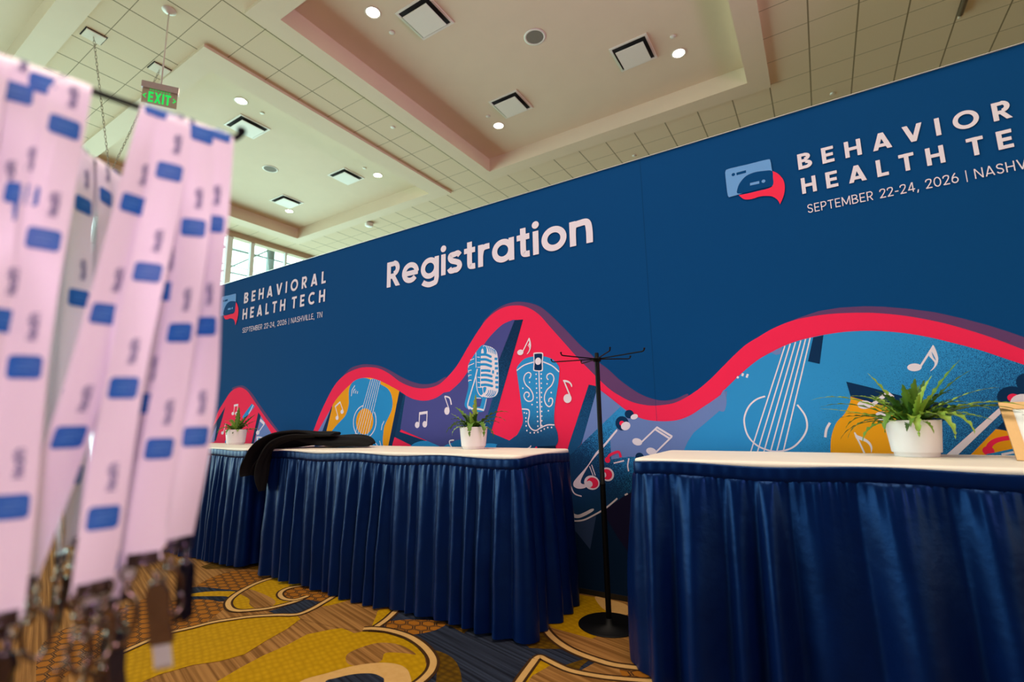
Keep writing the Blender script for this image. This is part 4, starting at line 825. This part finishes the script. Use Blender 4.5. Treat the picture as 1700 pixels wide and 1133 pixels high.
fern('sparse fern with drooping leaves in white pot on the middle table under the microphone artwork', (-1.652, 2.215, T_Z), .98, 33, [
    (-.4, 1.52, .185, .009, .05, 0, 1), (.35, .95, .21, .010, 1.35, 0, 0), (.2, .9, .20, .007, 1.9, .1, 2), (2.75, .8, .23, .008, .6, 0, 0), (3.0, .7, .19, .009, 1.9, 0, 2), (3.3, .6, .18, .007, 2.0, 0, 2),
    (-1.1, .85, .17, .010, 3.3, 0, 0), (-.55, .85, .18, .010, 3.3, .1, 0), (.0, .45, .15, .006, 2.3, 0, 2), (-1.2, 1.2, .11, .008, .5, 0, 1), (2.2, 1.1, .13, .009, .9, 0, 2), (-2.3, .6, .13, .006, 2.4, 0, 1), (.9, .8, .15, .007, 1.6, 0, 2)], 16, .8, 1.08, 1.35)
fern('small fern in white pot on the farthest table beside the hanging lanyards', (-4.02, 2.20, T_Z), .98, 45, [
    (-.3, 1.5, .19, .012, .1, 0, 0), (2.6, 1.2, .14, .011, .3, 0, 0), (.3, .8, .20, .009, .3, 0, 2), (.0, .9, .17, .009, 1.9, 0, 2), (2.9, .75, .24, .008, .9, 0, 0), (3.2, .5, .19, .009, .4, 0, 2), (-2.6, .7, .17, .009, 2.2, 0, 0),
    (-1.2, .8, .13, .009, 3.0, 0, 0), (.6, 1.2, .15, .010, .4, 0, 2), (1.8, 1.2, .15, .010, .5, 0, 2)], 14, .85, 1.05, 1.25)

# ------------------------------------------------------------------ gold sign frame
M_GOLD = plain('brushed_gold', 'c09a66', 0.42, 0.4, var=.03, scale=60); M_PAPER = plain('sign_paper', 'f4f6f4', 0.6, var=.01); M_GREY = plain('grey_print', '9aa0a4', 0.7)
fr = thing('sign_frame', 'gold frame with white paper leaning on the nearest table at the right edge', 'sign frame', (.484, 2.115, T_Z), radians(-4))
TL = Matrix.Rotation(radians(-37), 4, 'X'); HF, WF = .222, .30
mb = MB()
for a in ((0, .028, 0, HF), (WF-.028, WF, 0, HF), (.028, WF-.028, 0, .03), (.028, WF-.028, HF-.028, HF)): mb.box(a[0], a[1], -.004, .004, a[2], a[3], 0, TL)
mb.build('frame', M_GOLD, fr)
mb = MB(); mb.box(.028, WF-.028, -.0015, .003, .03, HF-.028, 0, TL); sh = mb.build('paper', M_PAPER, fr)
mb = MB()
for k_, (a, b) in enumerate(((.046, .24), (.046, .22), (.046, .25), (.046, .19), (.046, .23))): mb.box(a, b, -.0022, -.0014, HF-.052-.024*k_, HF-.0495-.024*k_, 0, TL)
mb.build('printed_line', M_GREY, sh)
mb = MB(); mb.box(.09, .21, .122, .126, .002, .150); mb.build('easel_back', M_GOLD, fr)

# ------------------------------------------------------------------ black coat thrown over the table end
M_COAT = plain('black_wool', '0b0a0a', 0.85, var=.3, scale=300, spec=.25, bump=.3)
def cloth_lobe(mb, path, widths, thick, rnd, seg=36):
    pts = cr(path, False, 10); N = len(pts); W_ = cr([(w_, 0) for w_ in widths], False, 10); H_ = cr([(h_, 0) for h_ in thick], False, 10); rows = []
    ph = [rnd.uniform(0, 6.28) for _ in range(5)]
    for i, p in enumerate(pts):
        p = Vector(p); t = (Vector(pts[min(i+1, N-1)])-Vector(pts[max(i-1, 0)])).normalized()
        ref = Vector((-.55, -.2, .8)); side = t.cross(ref).normalized(); up = side.cross(t)
        w_ = W_[min(len(W_)-1, int(i*len(W_)/N))][0]; h_ = H_[min(len(H_)-1, int(i*len(H_)/N))][0]
        row = []
        for k_ in range(seg):
            a = 2*pi*k_/seg; x = cos(a); y = sin(a)
            rip = 1+.22*sin(3*x*2.6+ph[0]+i*.07)+.13*sin(5*x*2+ph[1]-i*.11)
            row.append(p+side*w_*x*(1+.05*sin(i*.3+ph[2]))+up*h_*(y*abs(y)**-.25 if abs(y) > 1e-3 else 0)*rip)
        rows.append(row)
    mb.grid(rows, closed=True); mb.add(rows[0], [tuple(range(seg))]); mb.add(rows[-1], [tuple(range(seg))[::-1]])
rc = random.Random(4)
ct = thing('black_coat', 'black coat lying folded over the left end of the middle table, sleeve hanging down', 'coat', (-2.75, 2.05, T_Z))
mb = MB()
cloth_lobe(mb, [(.36, .10, .022), (.25, .10, .040), (.05, .08, .045), (-.12, .03, .046), (-.225, -.04, .040), (-.285, -.13, -.01), (-.295, -.19, -.10), (-.295, -.205, -.17)], [.03, .085, .12, .13, .14, .15, .15, .12], [.008, .022, .026, .026, .022, .018, .014, .010], rc)
mb.build('body', M_COAT, ct)
mb = MB()
cloth_lobe(mb, [(.12, .02, .085), (-.05, -.02, .088), (-.17, -.12, .078), (-.235, -.24, .030), (-.26, -.285, -.06), (-.265, -.285, -.15)], [.05, .08, .095, .11, .108, .085], [.010, .016, .018, .015, .012, .009], rc)
mb.build('sleeve', M_COAT, ct)
mb = MB()
cloth_lobe(mb, [(.0, -.05, .075), (-.10, -.13, .072), (-.165, -.22, .030), (-.185, -.262, -.06), (-.19, -.268, -.17), (-.18, -.268, -.245)], [.03, .055, .065, .068, .06, .03], [.008, .012, .014, .013, .012, .006], rc)
mb.build('lapel', M_COAT, ct)
mb = MB(); mb.tube([(-.205, -.318, .012), (-.205, -.323, .010)], .007, 10); mb.build('button', plain('dark_button', '2b3350', .3), ct)

# ------------------------------------------------------------------ lanyard stands
M_BLACK = plain('black_powder_coat', '050506', 0.55, var=.1, scale=200, spec=.16)
HUB_Z = 1.186
def stand(label, loc, arms):
    t = thing('lanyard_stand', label, 'stand', loc)
    mb = MB(); mb.lathe([(0, 0), (.133, 0), (.135, .002), (.135, .006), (.131, .009), (.02, .010), (.018, .03), (.0125, .032)], 56); mb.build('base', M_BLACK, t)
    mb = MB(); mb.lathe([(.0125, .012), (.0125, .60)], 20); mb.build('lower_pole', M_BLACK, t)
    mb = MB(); mb.lathe([(.0125, .60), (.0135, .602), (.0135, .609), (.0110, .611), (.0110, 1.178)], 20); mb.build('upper_pole', M_BLACK, t)
    mb = MB(); mb.lathe([(.011, 1.172), (.019, 1.174), (.019, 1.182), (.026, 1.183), (.026, 1.190), (.012, 1.192), (.0095, 1.194), (.0095, 1.213), (.008, 1.216), (0, 1.216)], 24); mb.build('hub', M_BLACK, t)
    for a, L, dz in arms:
        c, s = cos(radians(a)), sin(radians(a)); mb = MB()
        path = [(c*.018, s*.018, HUB_Z)]+[(c*r_, s*r_, HUB_Z+dz*(r_/L)) for r_ in (.06, .12, L-.012)]+[(c*(L-.004), s*(L-.004), HUB_Z+dz+.002), (c*L, s*L, HUB_Z+dz+.007), (c*(L+.001), s*(L+.001), HUB_Z+dz+.012)]
        mb.tube(path, .0030, 10); p = path[-1]
        mb.lathe([(0, -.004), (.0036, -.003), (.0046, 0), (.0036, .003), (0, .0042)], 12, p); mb.build('hook_arm', M_BLACK, t)
    return t
stand('empty black six-armed lanyard stand standing between the two nearer tables', (-.895, 2.19, 0),
      [(-110, .235, .002), (-175, .235, .002), (136, .20, .001), (-55, .26, .004), (-18, .27, .006), (42, .17, .002)])
HX, HY = -.53, .02; A1 = 76.1; A2 = 125.3; LA = .2287
stand('black lanyard stand at the left foreground, its arms loaded with white lanyards', (HX, HY, 0), [(A1, LA, 0.0), (A2, .25, 0.0), (185, LA, 0), (245, LA, 0), (300, LA, 0), (16, LA, 0)])

# ------------------------------------------------------------------ lanyards
M_RIB = None
def ribmat():
    k = Nodes('white_satin_ribbon'); co = k.coord(); n = k.noise(co, 900.0, 2.0)
    k.base(k.mix(n, srgb('f1e8f0'), srgb('fbf5fa'))); k.b.inputs['Roughness'].default_value = 0.42; k.b.inputs['Sheen Weight'].default_value = .3
    k.bump(n, .12, .0006); return k.m
M_RIB = ribmat(); M_PB = plain('lanyard_blue_print', '1a68bc', 0.5, var=.06, scale=60); M_PT = plain('lanyard_text_print', '3c3f86', 0.5); M_PL = plain('lanyard_pale_print', '4f8fd0', 0.5)
M_BRZ = plain('bronze_metal', '8c7c6c', 0.18, 0.9, var=.15, scale=150); M_CRP = plain('dark_nickel', '6c626a', 0.18, 0.95, var=.1, scale=120); M_CLEAR = plain('clear_vinyl_strap', 'b9c2b4', 0.25, spec=.7)
TXT_H, TXT_L = text('Health', .17, .12)
RRECT = cr([(-.0088, -.0078), (.0088, -.0078), (.0102, -.0064), (.0102, .0064), (.0088, .0078), (-.0088, .0078), (-.0102, .0064), (-.0102, -.0064)], True, 2)
def lanyard(label, az, s, lean, drop, off, seed, out_tilt=0.0, phase=0.0, group='white printed lanyards on the near stand', w=.0255, hub=(HX, HY), tilt=0.0, clip=0, strap=0.0):
    """s: distance of the ribbon from the hub along the arm; lean: drift along the arm at the bottom; off: stacking gap"""
    rnd = random.Random(seed); c, sn = cos(radians(az)), sin(radians(az)); d = Vector((c, sn, 0)); nrm = Vector((sn, -c, 0))
    top = Vector((hub[0]+c*s, hub[1]+sn*s, HUB_Z))
    t = thing('lanyard', label, 'lanyard', top, 0, group)
    r = .0042+off; ph = [rnd.uniform(0, 6.28) for _ in range(6)]
    # profile of the loop: bottom front -> over the arm -> bottom back ; coordinate (n, z)
    prof = []; N = 34
    for i in range(N+1):
        f = 1-i/N; z = -drop*f
        prof.append((r+.010*sin(pi*f)**.8*(1 if off < .004 else .6)+out_tilt*f, z, f, 1))
    for k_ in range(1, 8):
        a = pi*k_/8; prof.append((r*cos(a), r*sin(a), 0, 0))
    for i in range(N+1):
        f = i/N; z = -drop*f
        prof.append((-r-.004*sin(pi*f)+(r+out_tilt*f+r*.8)*f**4, z, f, -1))
    acc = [0.0]
    for i in range(1, len(prof)): acc.append(acc[-1]+hypot(prof[i][0]-prof[i-1][0], prof[i][1]-prof[i-1][1]))
    Ltot = acc[-1]
    def frame(v):
        import bisect
        j = min(len(acc)-2, max(0, bisect.bisect_right(acc, v)-1)); q = (v-acc[j])/max(1e-9, acc[j+1]-acc[j])
        a, b = prof[j], prof[j+1]; nn = a[0]+(b[0]-a[0])*q; zz = a[1]+(b[1]-a[1])*q; f = a[2]+(b[2]-a[2])*q
        tx, tz = b[0]-a[0], b[1]-a[1]; L = hypot(tx, tz); nx, nz = (-tz/L, tx/L)      # outward of the loop
        side = a[3] or b[3]
        tw = (.55*sin(2.6*f+ph[0])+.34*sin(6.0*f+ph[1]))*min(1, f*2.2)*(1 if side >= 0 else -1)+tilt*f
        dr = lean*f**1.1+.005*sin(5.0*f+ph[2])*f
        pos = d*dr+nrm*(nn+.003*sin(5*f+ph[3])*f)+Vector((0, 0, zz+(.0)))
        N0 = -(nrm*nx+Vector((0, 0, nz))) if False else (nrm*nx+Vector((0, 0, nz)))
        # outward must point away from the loop's inside
        if side > 0 and N0.dot(nrm) < 0: N0 = -N0
        if side < 0 and N0.dot(nrm) > 0: N0 = -N0
        if side == 0 and N0.z < 0: N0 = -N0
        U = d*cos(tw)+N0*sin(tw); Nn = N0*cos(tw)-d*sin(tw)
        return pos, U, Nn
    def at(u, v, o=0.0):
        p, U, Nn = frame(v); cup = .0009*(1-(u/(w/2))**2)
        return p+U*u+Nn*(o+cup)
    mb = MB(); rows = []; M = 90
    for i in range(M+1):
        v = Ltot*i/M; rows.append([at(w*(k_/6-.5), v) for k_ in range(7)])
    mb.grid(rows, 0)
    def logo(v0, o):
        for k_ in range(10):
            us = [-.0096+.0192*(k_+q)/10 for q in (0, 1)]
            hs = [.0086-(.0022*max(0, (abs(x)-.0072)/.0024)**2) for x in us]
            for m_ in range(2):
                ya, yb = (-1, 0) if m_ == 0 else (0, 1)
                mb.add([at(us[0], v0+hs[0]*ya, o), at(us[1], v0+hs[1]*ya, o), at(us[1], v0+hs[1]*yb, o), at(us[0], v0+hs[0]*yb, o)], [(0, 1, 2, 3)], 1)
    def prt(poly, u0, v0, mi, o):
        tri = tessellate_polygon([[Vector((a, b, 0)) for a, b in poly]])
        mb.add([at(u0+a, v0+b, o) for a, b in poly], [tuple(x) for x in tri], mi)
    half = drop
    pitch = .098
    v = .03+phase*pitch
    while v < Ltot-.03:
        if v > .02:
            front = v < Ltot/2; sg = 1 if front else -1
            logo(v, .0004)
            for yy, x0, x1 in ((.0025, -.004, .005), (-.0015, -.006, .003), (.0, .005, .0065)):
                prt([(x0, yy-.0006), (x1, yy-.0006), (x1, yy+.0006), (x0, yy+.0006)], .0003, v, 3, .0008)
            if v+.042 < Ltot-.01 and v > .045:
                k_ = .0205/TXT_L
                for g in TXT_H:
                    g2 = [(-(b-.5)*.0062*sg+.002, (a*k_-.0105)*sg) for a, b in g]
                    if len(g2) >= 3: prt(g2, .0, v+.030*sg if front else v-.030, 2, .0005)
        v += pitch
    mb.build('ribbon', [M_RIB, M_PB, M_PT, M_PL], t)
    # hardware at the joined ends
    p, U, Nn = frame(0.004); U = Vector((U.x, U.y, 0)).normalized(); Nn = Vector((-U.y, U.x, 0)) if Vector((-U.y, U.x, 0)).dot(nrm) > 0 else Vector((U.y, -U.x, 0))
    base = p
    def loc(x, y, z): return base+U*x+Nn*y+Vector((0, 0, z))
    mbc = MB()
    for (x0, x1, z0, z1, y0, y1) in ((-.0105, .0105, -.007, .003, -.0036, .0026),):
        vs = [loc(x, y, z) for z in (z0, z1) for y in (y0, y1) for x in (x0, x1)]
        mbc.add(vs, [(0, 2, 3, 1), (4, 5, 7, 6), (0, 1, 5, 4), (2, 6, 7, 3), (0, 4, 6, 2), (1, 3, 7, 5)], 0)
    for zz in (-.005, .001): mbc.tube([loc(-.0105, .0030, zz), loc(.0105, .0030, zz)], .0010, 6)
    mbc.build('crimp', M_CRP, t)
    for sx, kind in ((-.0078, 0), (.0082, clip)):
        tilt_ = rnd.uniform(-.5, .5); dz = rnd.uniform(-.006, .004)
        A = Matrix.Rotation(tilt_, 3, 'Z')
        def lc(x, y, z): x, y, z = x*1.25, y*1.3, z*1.35; q = A @ Vector((x, y, 0)); sway = rnd_s*z; return loc(sx+q.x+sway, q.y, z-.006+dz)
        rnd_s = rnd.uniform(-.22, .22)
        mc = MB(); mc.tube([lc(.0045*cos(a), .001*sin(a), -.002+.0045*sin(a)) for a in [2*pi*k_/12 for k_ in range(12)]], .0011, 6, 0, True, True)
        mc.tube([lc(0, 0, -.006), lc(0, 0, -.0105)], .0026, 10); mc.tube([lc(0, 0, -.0105), lc(0, 0, -.0125)], .0042, 10)
        if kind == 0:    # lobster hook
            body = [(.000, -.0125), (.0048, -.016), (.0066, -.022), (.0066, -.030), (.0046, -.037), (.000, -.0405), (-.0042, -.038), (-.0056, -.034)]
            mc.tube([lc(x, 0, z) for x, z in [(a[0], a[1]) for a in cr([(a, b, 0) for a, b in body], False, 4)]], .0021, 8)
            mc.tube([lc(-.0056, 0, -.034), lc(-.0058, 0, -.024), lc(-.003, 0, -.015)], .0016, 8); mc.tube([lc(-.0066, 0, -.026), lc(-.0105, 0, -.025)], .0014, 6)
            mc.build('hook', M_BRZ, t)
        else:            # bulldog clip with strap
            for yy in (-.0028, .0022):
                vs = [lc(x, yy+dy, z) for z, hw in ((-.012, .004), (-.018, .0065), (-.034, .0056), (-.044, .0066), (-.046, .0066)) for dy in (0, .0012) for x in (-hw, hw)]
                fs = []
                for q in range(4):
                    b_ = q*4
                    fs += [(b_, b_+1, b_+5, b_+4), (b_+2, b_+6, b_+7, b_+3), (b_, b_+4, b_+6, b_+2), (b_+1, b_+3, b_+7, b_+5)]
                fs += [(0, 2, 3, 1), (16, 17, 19, 18)]; mc.add(vs, fs, 0)
            mc.tube([lc(-.0062, 0, -.030), lc(.0062, 0, -.030)], .0030, 10)
            if strap:
                ms = MB(); L_ = strap; ms.grid([[lc(x, .0004*sin(z*90)+yy_*.0008, z) for x in (-.0048, -.002, .002, .0048)] for yy_ in (0, 1) for z in [-.044-L_*q/6 for q in (range(7) if yy_ == 0 else range(6, -1, -1))]], 0)
                ms.build('vinyl_strap', M_CLEAR, t)
            mc.build('bulldog_clip', M_BRZ if rnd.random() < .7 else M_CRP, t)
    return t
G = 'white lanyards with blue squares on the near stand'
#        label, azimuth, s, lean, drop, off, seed
lanyard('white lanyard with blue squares hanging nearest the tip of the right-hand black arm', A1, .2097, -.004, .385, .0000, 1, .004, .62, G, clip=1)
lanyard('white lanyard second from the tip of the right-hand black arm', A1, .1945, -.010, .392, .0004, 2, .010, .60, G, strap=.016, clip=1)
lanyard('white lanyard third from the tip, its top square right on the arm', A1, .1755, -.030, .405, .0008, 3, .016, .23, G, tilt=.15)
lanyard('white lanyard fourth from the tip, tucked behind the lanyard with the top square', A1, .1650, -.012, .425, .0000, 4, .000, .05, G, clip=1)
lanyard('white lanyard right of the bare stretch of black arm, hanging behind its neighbours', A1, .1600, -.050, .400, .0000, 5, -.010, .8, G)
lanyard('white lanyard just left of the bare stretch of black arm, its squares in full view', A1, .1010, -.004, .415, .0008, 6, .012, .47, G, tilt=-.1, strap=.09, clip=1)
lanyard('white lanyard tucked behind the one left of the bare arm, only slivers of squares showing', A1, .0860, -.008, .385, .0002, 7, .006, .50, G, clip=1)
lanyard('white lanyard bunched second left of the bare arm', A1, .0700, .010, .365, .0000, 8, -.004, .15, G)
lanyard('white lanyard at the left edge with a narrow square near its top', A1, .0530, -.004, .425, .0006, 9, .010, .30, G, tilt=.5, strap=.05, clip=1)
lanyard('white lanyard at the left edge closest to the stand pole', A1, .0300, -.004, .405, .0002, 10, .006, .75, G)
lanyard('short white lanyard tucked behind the right-hand bunch, only its metal clips showing', A1, .1850, -.020, .425, .0002, 14, -.022, .33, G, clip=1)
lanyard('white lanyard hidden behind the bunch left of the bare arm, its clips hanging low', A1, .0930, .006, .430, .0000, 15, -.014, .7, G)
lanyard('white lanyard hidden behind the bunch at the left edge, its clips hanging low', A1, .0420, .010, .415, .0000, 16, -.012, .2, G, clip=1)
lanyard('white lanyard at the outer end of the rear arm, seen through the gap', A2, .225, -.006, .400, .0004, 11, .004, .88, G, tilt=-.4)
lanyard('white lanyard in the middle of the rear arm, seen through the gap', A2, .200, -.004, .410, .0006, 12, .008, .50, G, clip=1)
lanyard('white lanyard on the rear arm closest to the pole, seen through the gap', A2, .172, .004, .395, .0002, 13, .004, .12, G)

# ------------------------------------------------------------------ ceiling fixtures
M_WHT = plain('white_enamel', 'ece6d8', 0.45, var=.01); M_DARKV = plain('dark_throat', '14110d', 0.9); M_LENS = emit('lit_lens', 'fff2d8', 26.0); M_GRL = plain('speaker_grille', '7d7668', 0.8, var=.1, scale=400)
def downlight(x, y, z, label, lit=True):
    t = thing('downlight', label, 'ceiling light', (x, y, z), 0, 'recessed round downlights in the ceiling trays')
    mb = MB(); mb.lathe([(.095, .0005), (.116, -.001), (.118, -.005), (.112, -.008), (.094, -.006), (.090, .03)], 32); mb.build('trim_ring', M_WHT, t)
    mb = MB(); mb.lathe([(0, -.003), (.06, -.003), (.093, .0)], 32); mb.build('lens', M_LENS, t)
    lamp('downlight_beam', 'SPOT', (x, y, z-.02), 150, WARM, .09, aim=(x, y, 0), spot=radians(128), blend=.7)
DL = [(-5.01, 4.30, 'lit downlight in the brown tray beside the topmost square vent'), (-1.43, 7.64, 'lit downlight at the right end of the brown ceiling tray, right of its square vent'),
      (-5.03, 7.65, 'lit downlight in the brown tray, closest to the tray corner above the wall'), (-8.58, 4.34, 'lit downlight in the green ceiling tray just above the lanyard arm tip'),
      (-8.60, 7.69, 'lit downlight in the green ceiling tray nearest the pink trim, right of a vent'), (-12.2, 7.72, 'lit downlight in the green ceiling tray, farthest, above the window corner')]
for x, y, lb in DL: downlight(x, y, TRAY_Z, lb)
def diffuser(x, y, z, label):
    t = thing('air_diffuser', label, 'air vent', (x, y, z), 0, 'square air vents in the ceiling trays')
    mb = MB(); a, b = .31, .275
    for p in ((-a, a, -a, -b), (-a, a, b, a), (-a, -b, -b, b), (b, a, -b, b)): mb.box(*p, -.012, .002)
    mb.build('frame', M_WHT, t)
    mb = MB(); mb.add([(-b, -b, -.001), (b, -b, -.001), (b, b, -.001), (-b, b, -.001)], [(0, 1, 2, 3)]); mb.build('throat', M_DARKV, t)
    mb = MB(); mb.box(-.228, .228, -.228, .228, -.062, -.052); mb.build('face_plate', M_WHT, t)
for x, y, lb in ((-4.44, 4.79, 'topmost square white air vent, in the brown tray at the picture edge'), (-2.06, 7.22, 'square white air vent in the brown tray beside the right-hand downlight'),
                 (-4.46, 7.22, 'square white air vent in the brown tray right above the downlight near the corner'), (-9.27, 4.85, 'square air vent in the green tray below the downlight beside the lanyard arm tip'),
                 (-9.28, 7.30, 'square air vent in the green tray left of the downlight by the pink trim'), (-11.7, 7.31, 'square air vent in the green tray farthest away, above the smallest downlight')):
    diffuser(x, y, TRAY_Z, lb)
for x, y, lb in ((-3.25, 6.02, 'round grey ceiling speaker in the middle of the brown tray'), (-10.45, 6.07, 'round grey ceiling speaker in the middle of the green tray')):
    t = thing('ceiling_speaker', lb, 'speaker', (x, y, TRAY_Z), 0)
    mb = MB(); mb.lathe([(.138, .001), (.172, -.001), (.172, -.006), (.150, -.009), (.138, -.005)], 40); mb.build('bezel', M_WHT, t)
    mb = MB(); mb.lathe([(0, -.006), (.139, -.005)], 40); mb.build('grille', M_GRL, t)
SPK = [(-4.822*1.048, 4.504*1.048, TRAY_Z, 'small round sprinkler cover right of the first downlight in the brown tray'), (-4.795*1.048, 6.937*1.048, TRAY_Z, 'small round sprinkler cover left of the downlight near the tray corner'),
       (-1.352*1.048, 6.889*1.048, TRAY_Z, 'small round sprinkler cover between vent and right-hand downlight'), (-8.204*1.048, 6.942*1.048, TRAY_Z, 'small round sprinkler cover left of the downlight by the pink trim'),
       (-8.203*1.048, 4.541*1.048, TRAY_Z, 'small round sprinkler cover above the vent by the lanyard arm tip'), (-6.542, 6.193, TILE_Z, 'small round sprinkler cover on the tiles between the two trays'),
       (-2.941, 9.869, TILE_Z, 'small round sprinkler cover on the tiles just above the wall top'), (.716, 9.833, TILE_Z, 'small round sprinkler cover on the tiles right of the brown tray')]
for x, y, z, lb in SPK:
    mb = MB(); mb.lathe([(0, -.010), (.040, -.010), (.043, -.007), (.043, -.002), (.036, .0005)], 24)
    tag(mb.build('sprinkler_cover', M_WHT, None, (x, y, z)), lb, 'sprinkler', 'flush sprinkler covers on the ceiling')
t = thing('smoke_detector', 'white box-shaped detector on the ceiling tiles above the left half of the wall', 'smoke detector', (-10.5, 9.12, TILE_Z))
mb = MB(); mb.lathe([(0, -.11), (.09, -.11), (.115, -.085), (.12, -.02)], 28); mb.build('body', M_WHT, t)
mb = MB(); mb.lathe([(.10, -.02), (.10, 0)], 28); mb.build('base', M_DARKV, t)

# exit sign
M_GREEN = emit('green_lit_letters', '18f060', 1.1)
EX, EY = -7.104, 2.541
t = thing('exit_sign', 'green lit exit sign hanging on a white stem above the lanyards', 'exit sign', (EX, EY, 0), atan2(.84, .54))
mb = MB(); mb.lathe([(0, TILE_Z-.05), (.03, TILE_Z-.05), (.04, TILE_Z-.03), (.085, TILE_Z-.008), (.087, TILE_Z)], 28); mb.build('canopy', M_WHT, t)
mb = MB(); mb.tube([(0, 0, TILE_Z-.04), (0, 0, 5.44)], .010, 10); mb.build('stem', M_WHT, t)
mb = MB(); mb.box(-.205, .205, -.035, .035, 5.36, 5.45); mb.build('housing', plain('brushed_housing', 'c9b6bd', 0.4, .5), t)
mb = MB(); mb.box(-.195, .195, -.006, .006, 5.145, 5.36); pn = mb.build('panel', plain('mirror_acrylic', 'c4bba4', 0.35, .2), t)
def flat(mb, polys, y, s=1.0):
    for i, p in enumerate(polys):
        yy = y-.00004*i
        if len(p) == 4: mb.add([(a, yy, b) for a, b in p], [(0, 1, 2, 3)])
        else:
            tri = tessellate_polygon([[Vector((a, b, 0)) for a, b in p]]); mb.add([(a, yy, b) for a, b in p], [tuple(x) for x in tri])
mb = MB(); flat(mb, text_fit('EXIT', -.125, .125, 5.172, .155, .22, .10), -.0075)
flat(mb, ribbon([(-.150, 5.285), (-.178, 5.255), (-.150, 5.225)], .014)+ribbon([(.150, 5.285), (.178, 5.255), (.150, 5.225)], .014), -.0075)
mb.build('lettering', M_GREEN, pn)
mb = MB()
for k_ in range(8): mb.box(-.105+k_*.03-.008, -.105+k_*.03+.004, -.010, -.006, 5.345, 5.358)
mb.build('led_strip', M_GREEN, t)

# ceiling hatches with hanging chains
M_CHAIN = plain('galvanised_chain', 'b5ad9c', 0.5, .3); M_HATCH = plain('hatch_panel', 'e6dcc8', 0.8)
for (hx_, hy_, lb, lb2) in ((-8.51, 2.15, 'ceiling hatch panel at upper left with the longer chain', 'longer chain slanting down from the hatch at upper left'), (-8.48, 2.99, 'ceiling hatch panel near the exit sign stem', 'shorter chain slanting down behind the exit sign')):
    t = thing('ceiling_hatch', lb, 'ceiling hatch', (hx_, hy_, TILE_Z))
    mb = MB(); mb.box(-.115, .115, -.115, .115, -.022, -.008); mb.build('panel', M_HATCH, t)
    mb = MB(); mb.add([(-.13, -.13, -.002), (.13, -.13, -.002), (.13, .13, -.002), (-.13, .13, -.002)], [(0, 1, 2, 3)]); mb.build('recess', M_DARKV, t)
    mb = MB(); a = Vector((hx_, hy_, TILE_Z-.022)); b = Vector((-8.6, 2.56, 4.62)); dv = (b-a); Lc = dv.length; dv.normalize(); e1 = dv.orthogonal().normalized(); e2 = dv.cross(e1); n = int(Lc/.052)
    for i in range(n):
        c = a+dv*(Lc*(i+.5)/n); e = e1 if i % 2 else e2
        mb.tube([c+dv*(.036*cos(q))+e*(.013*sin(q)) for q in [2*pi*k_/10 for k_ in range(10)]], .0036, 5, 0, True, True)
    tag(mb.build('hanging_chain', M_CHAIN), lb2, 'chain')
# hanging ring the two chains meet in
mb = MB(); mb.tube([(-8.6, 2.56+.05*cos(q), 4.57+.05*sin(q)) for q in [2*pi*k_/20 for k_ in range(20)]], .010, 8, 0, True, True)
tag(mb.build('lifting_ring', M_CHAIN), 'metal ring where the two slanting chains meet behind the lanyards', 'ring')

# slot in the right-hand tiles
t = thing('slot_diffuser', 'narrow bronze slot vent in the ceiling tiles at the top right', 'slot vent', (2.255, 8.15, TILE_Z))
mb = MB(); mb.lathe([(.036, -.62), (.036, .62)], 24); o = mb.build('slot', plain('bronze_slot', '6a5844', .35, .5), t); o.rotation_euler = (radians(90), 0, 0); o.location = (0, 0, -.005)
mb = MB(); mb.box(-.012, .012, .60, .72, -.008, .0); mb.build('end_clip', M_WHT, t)
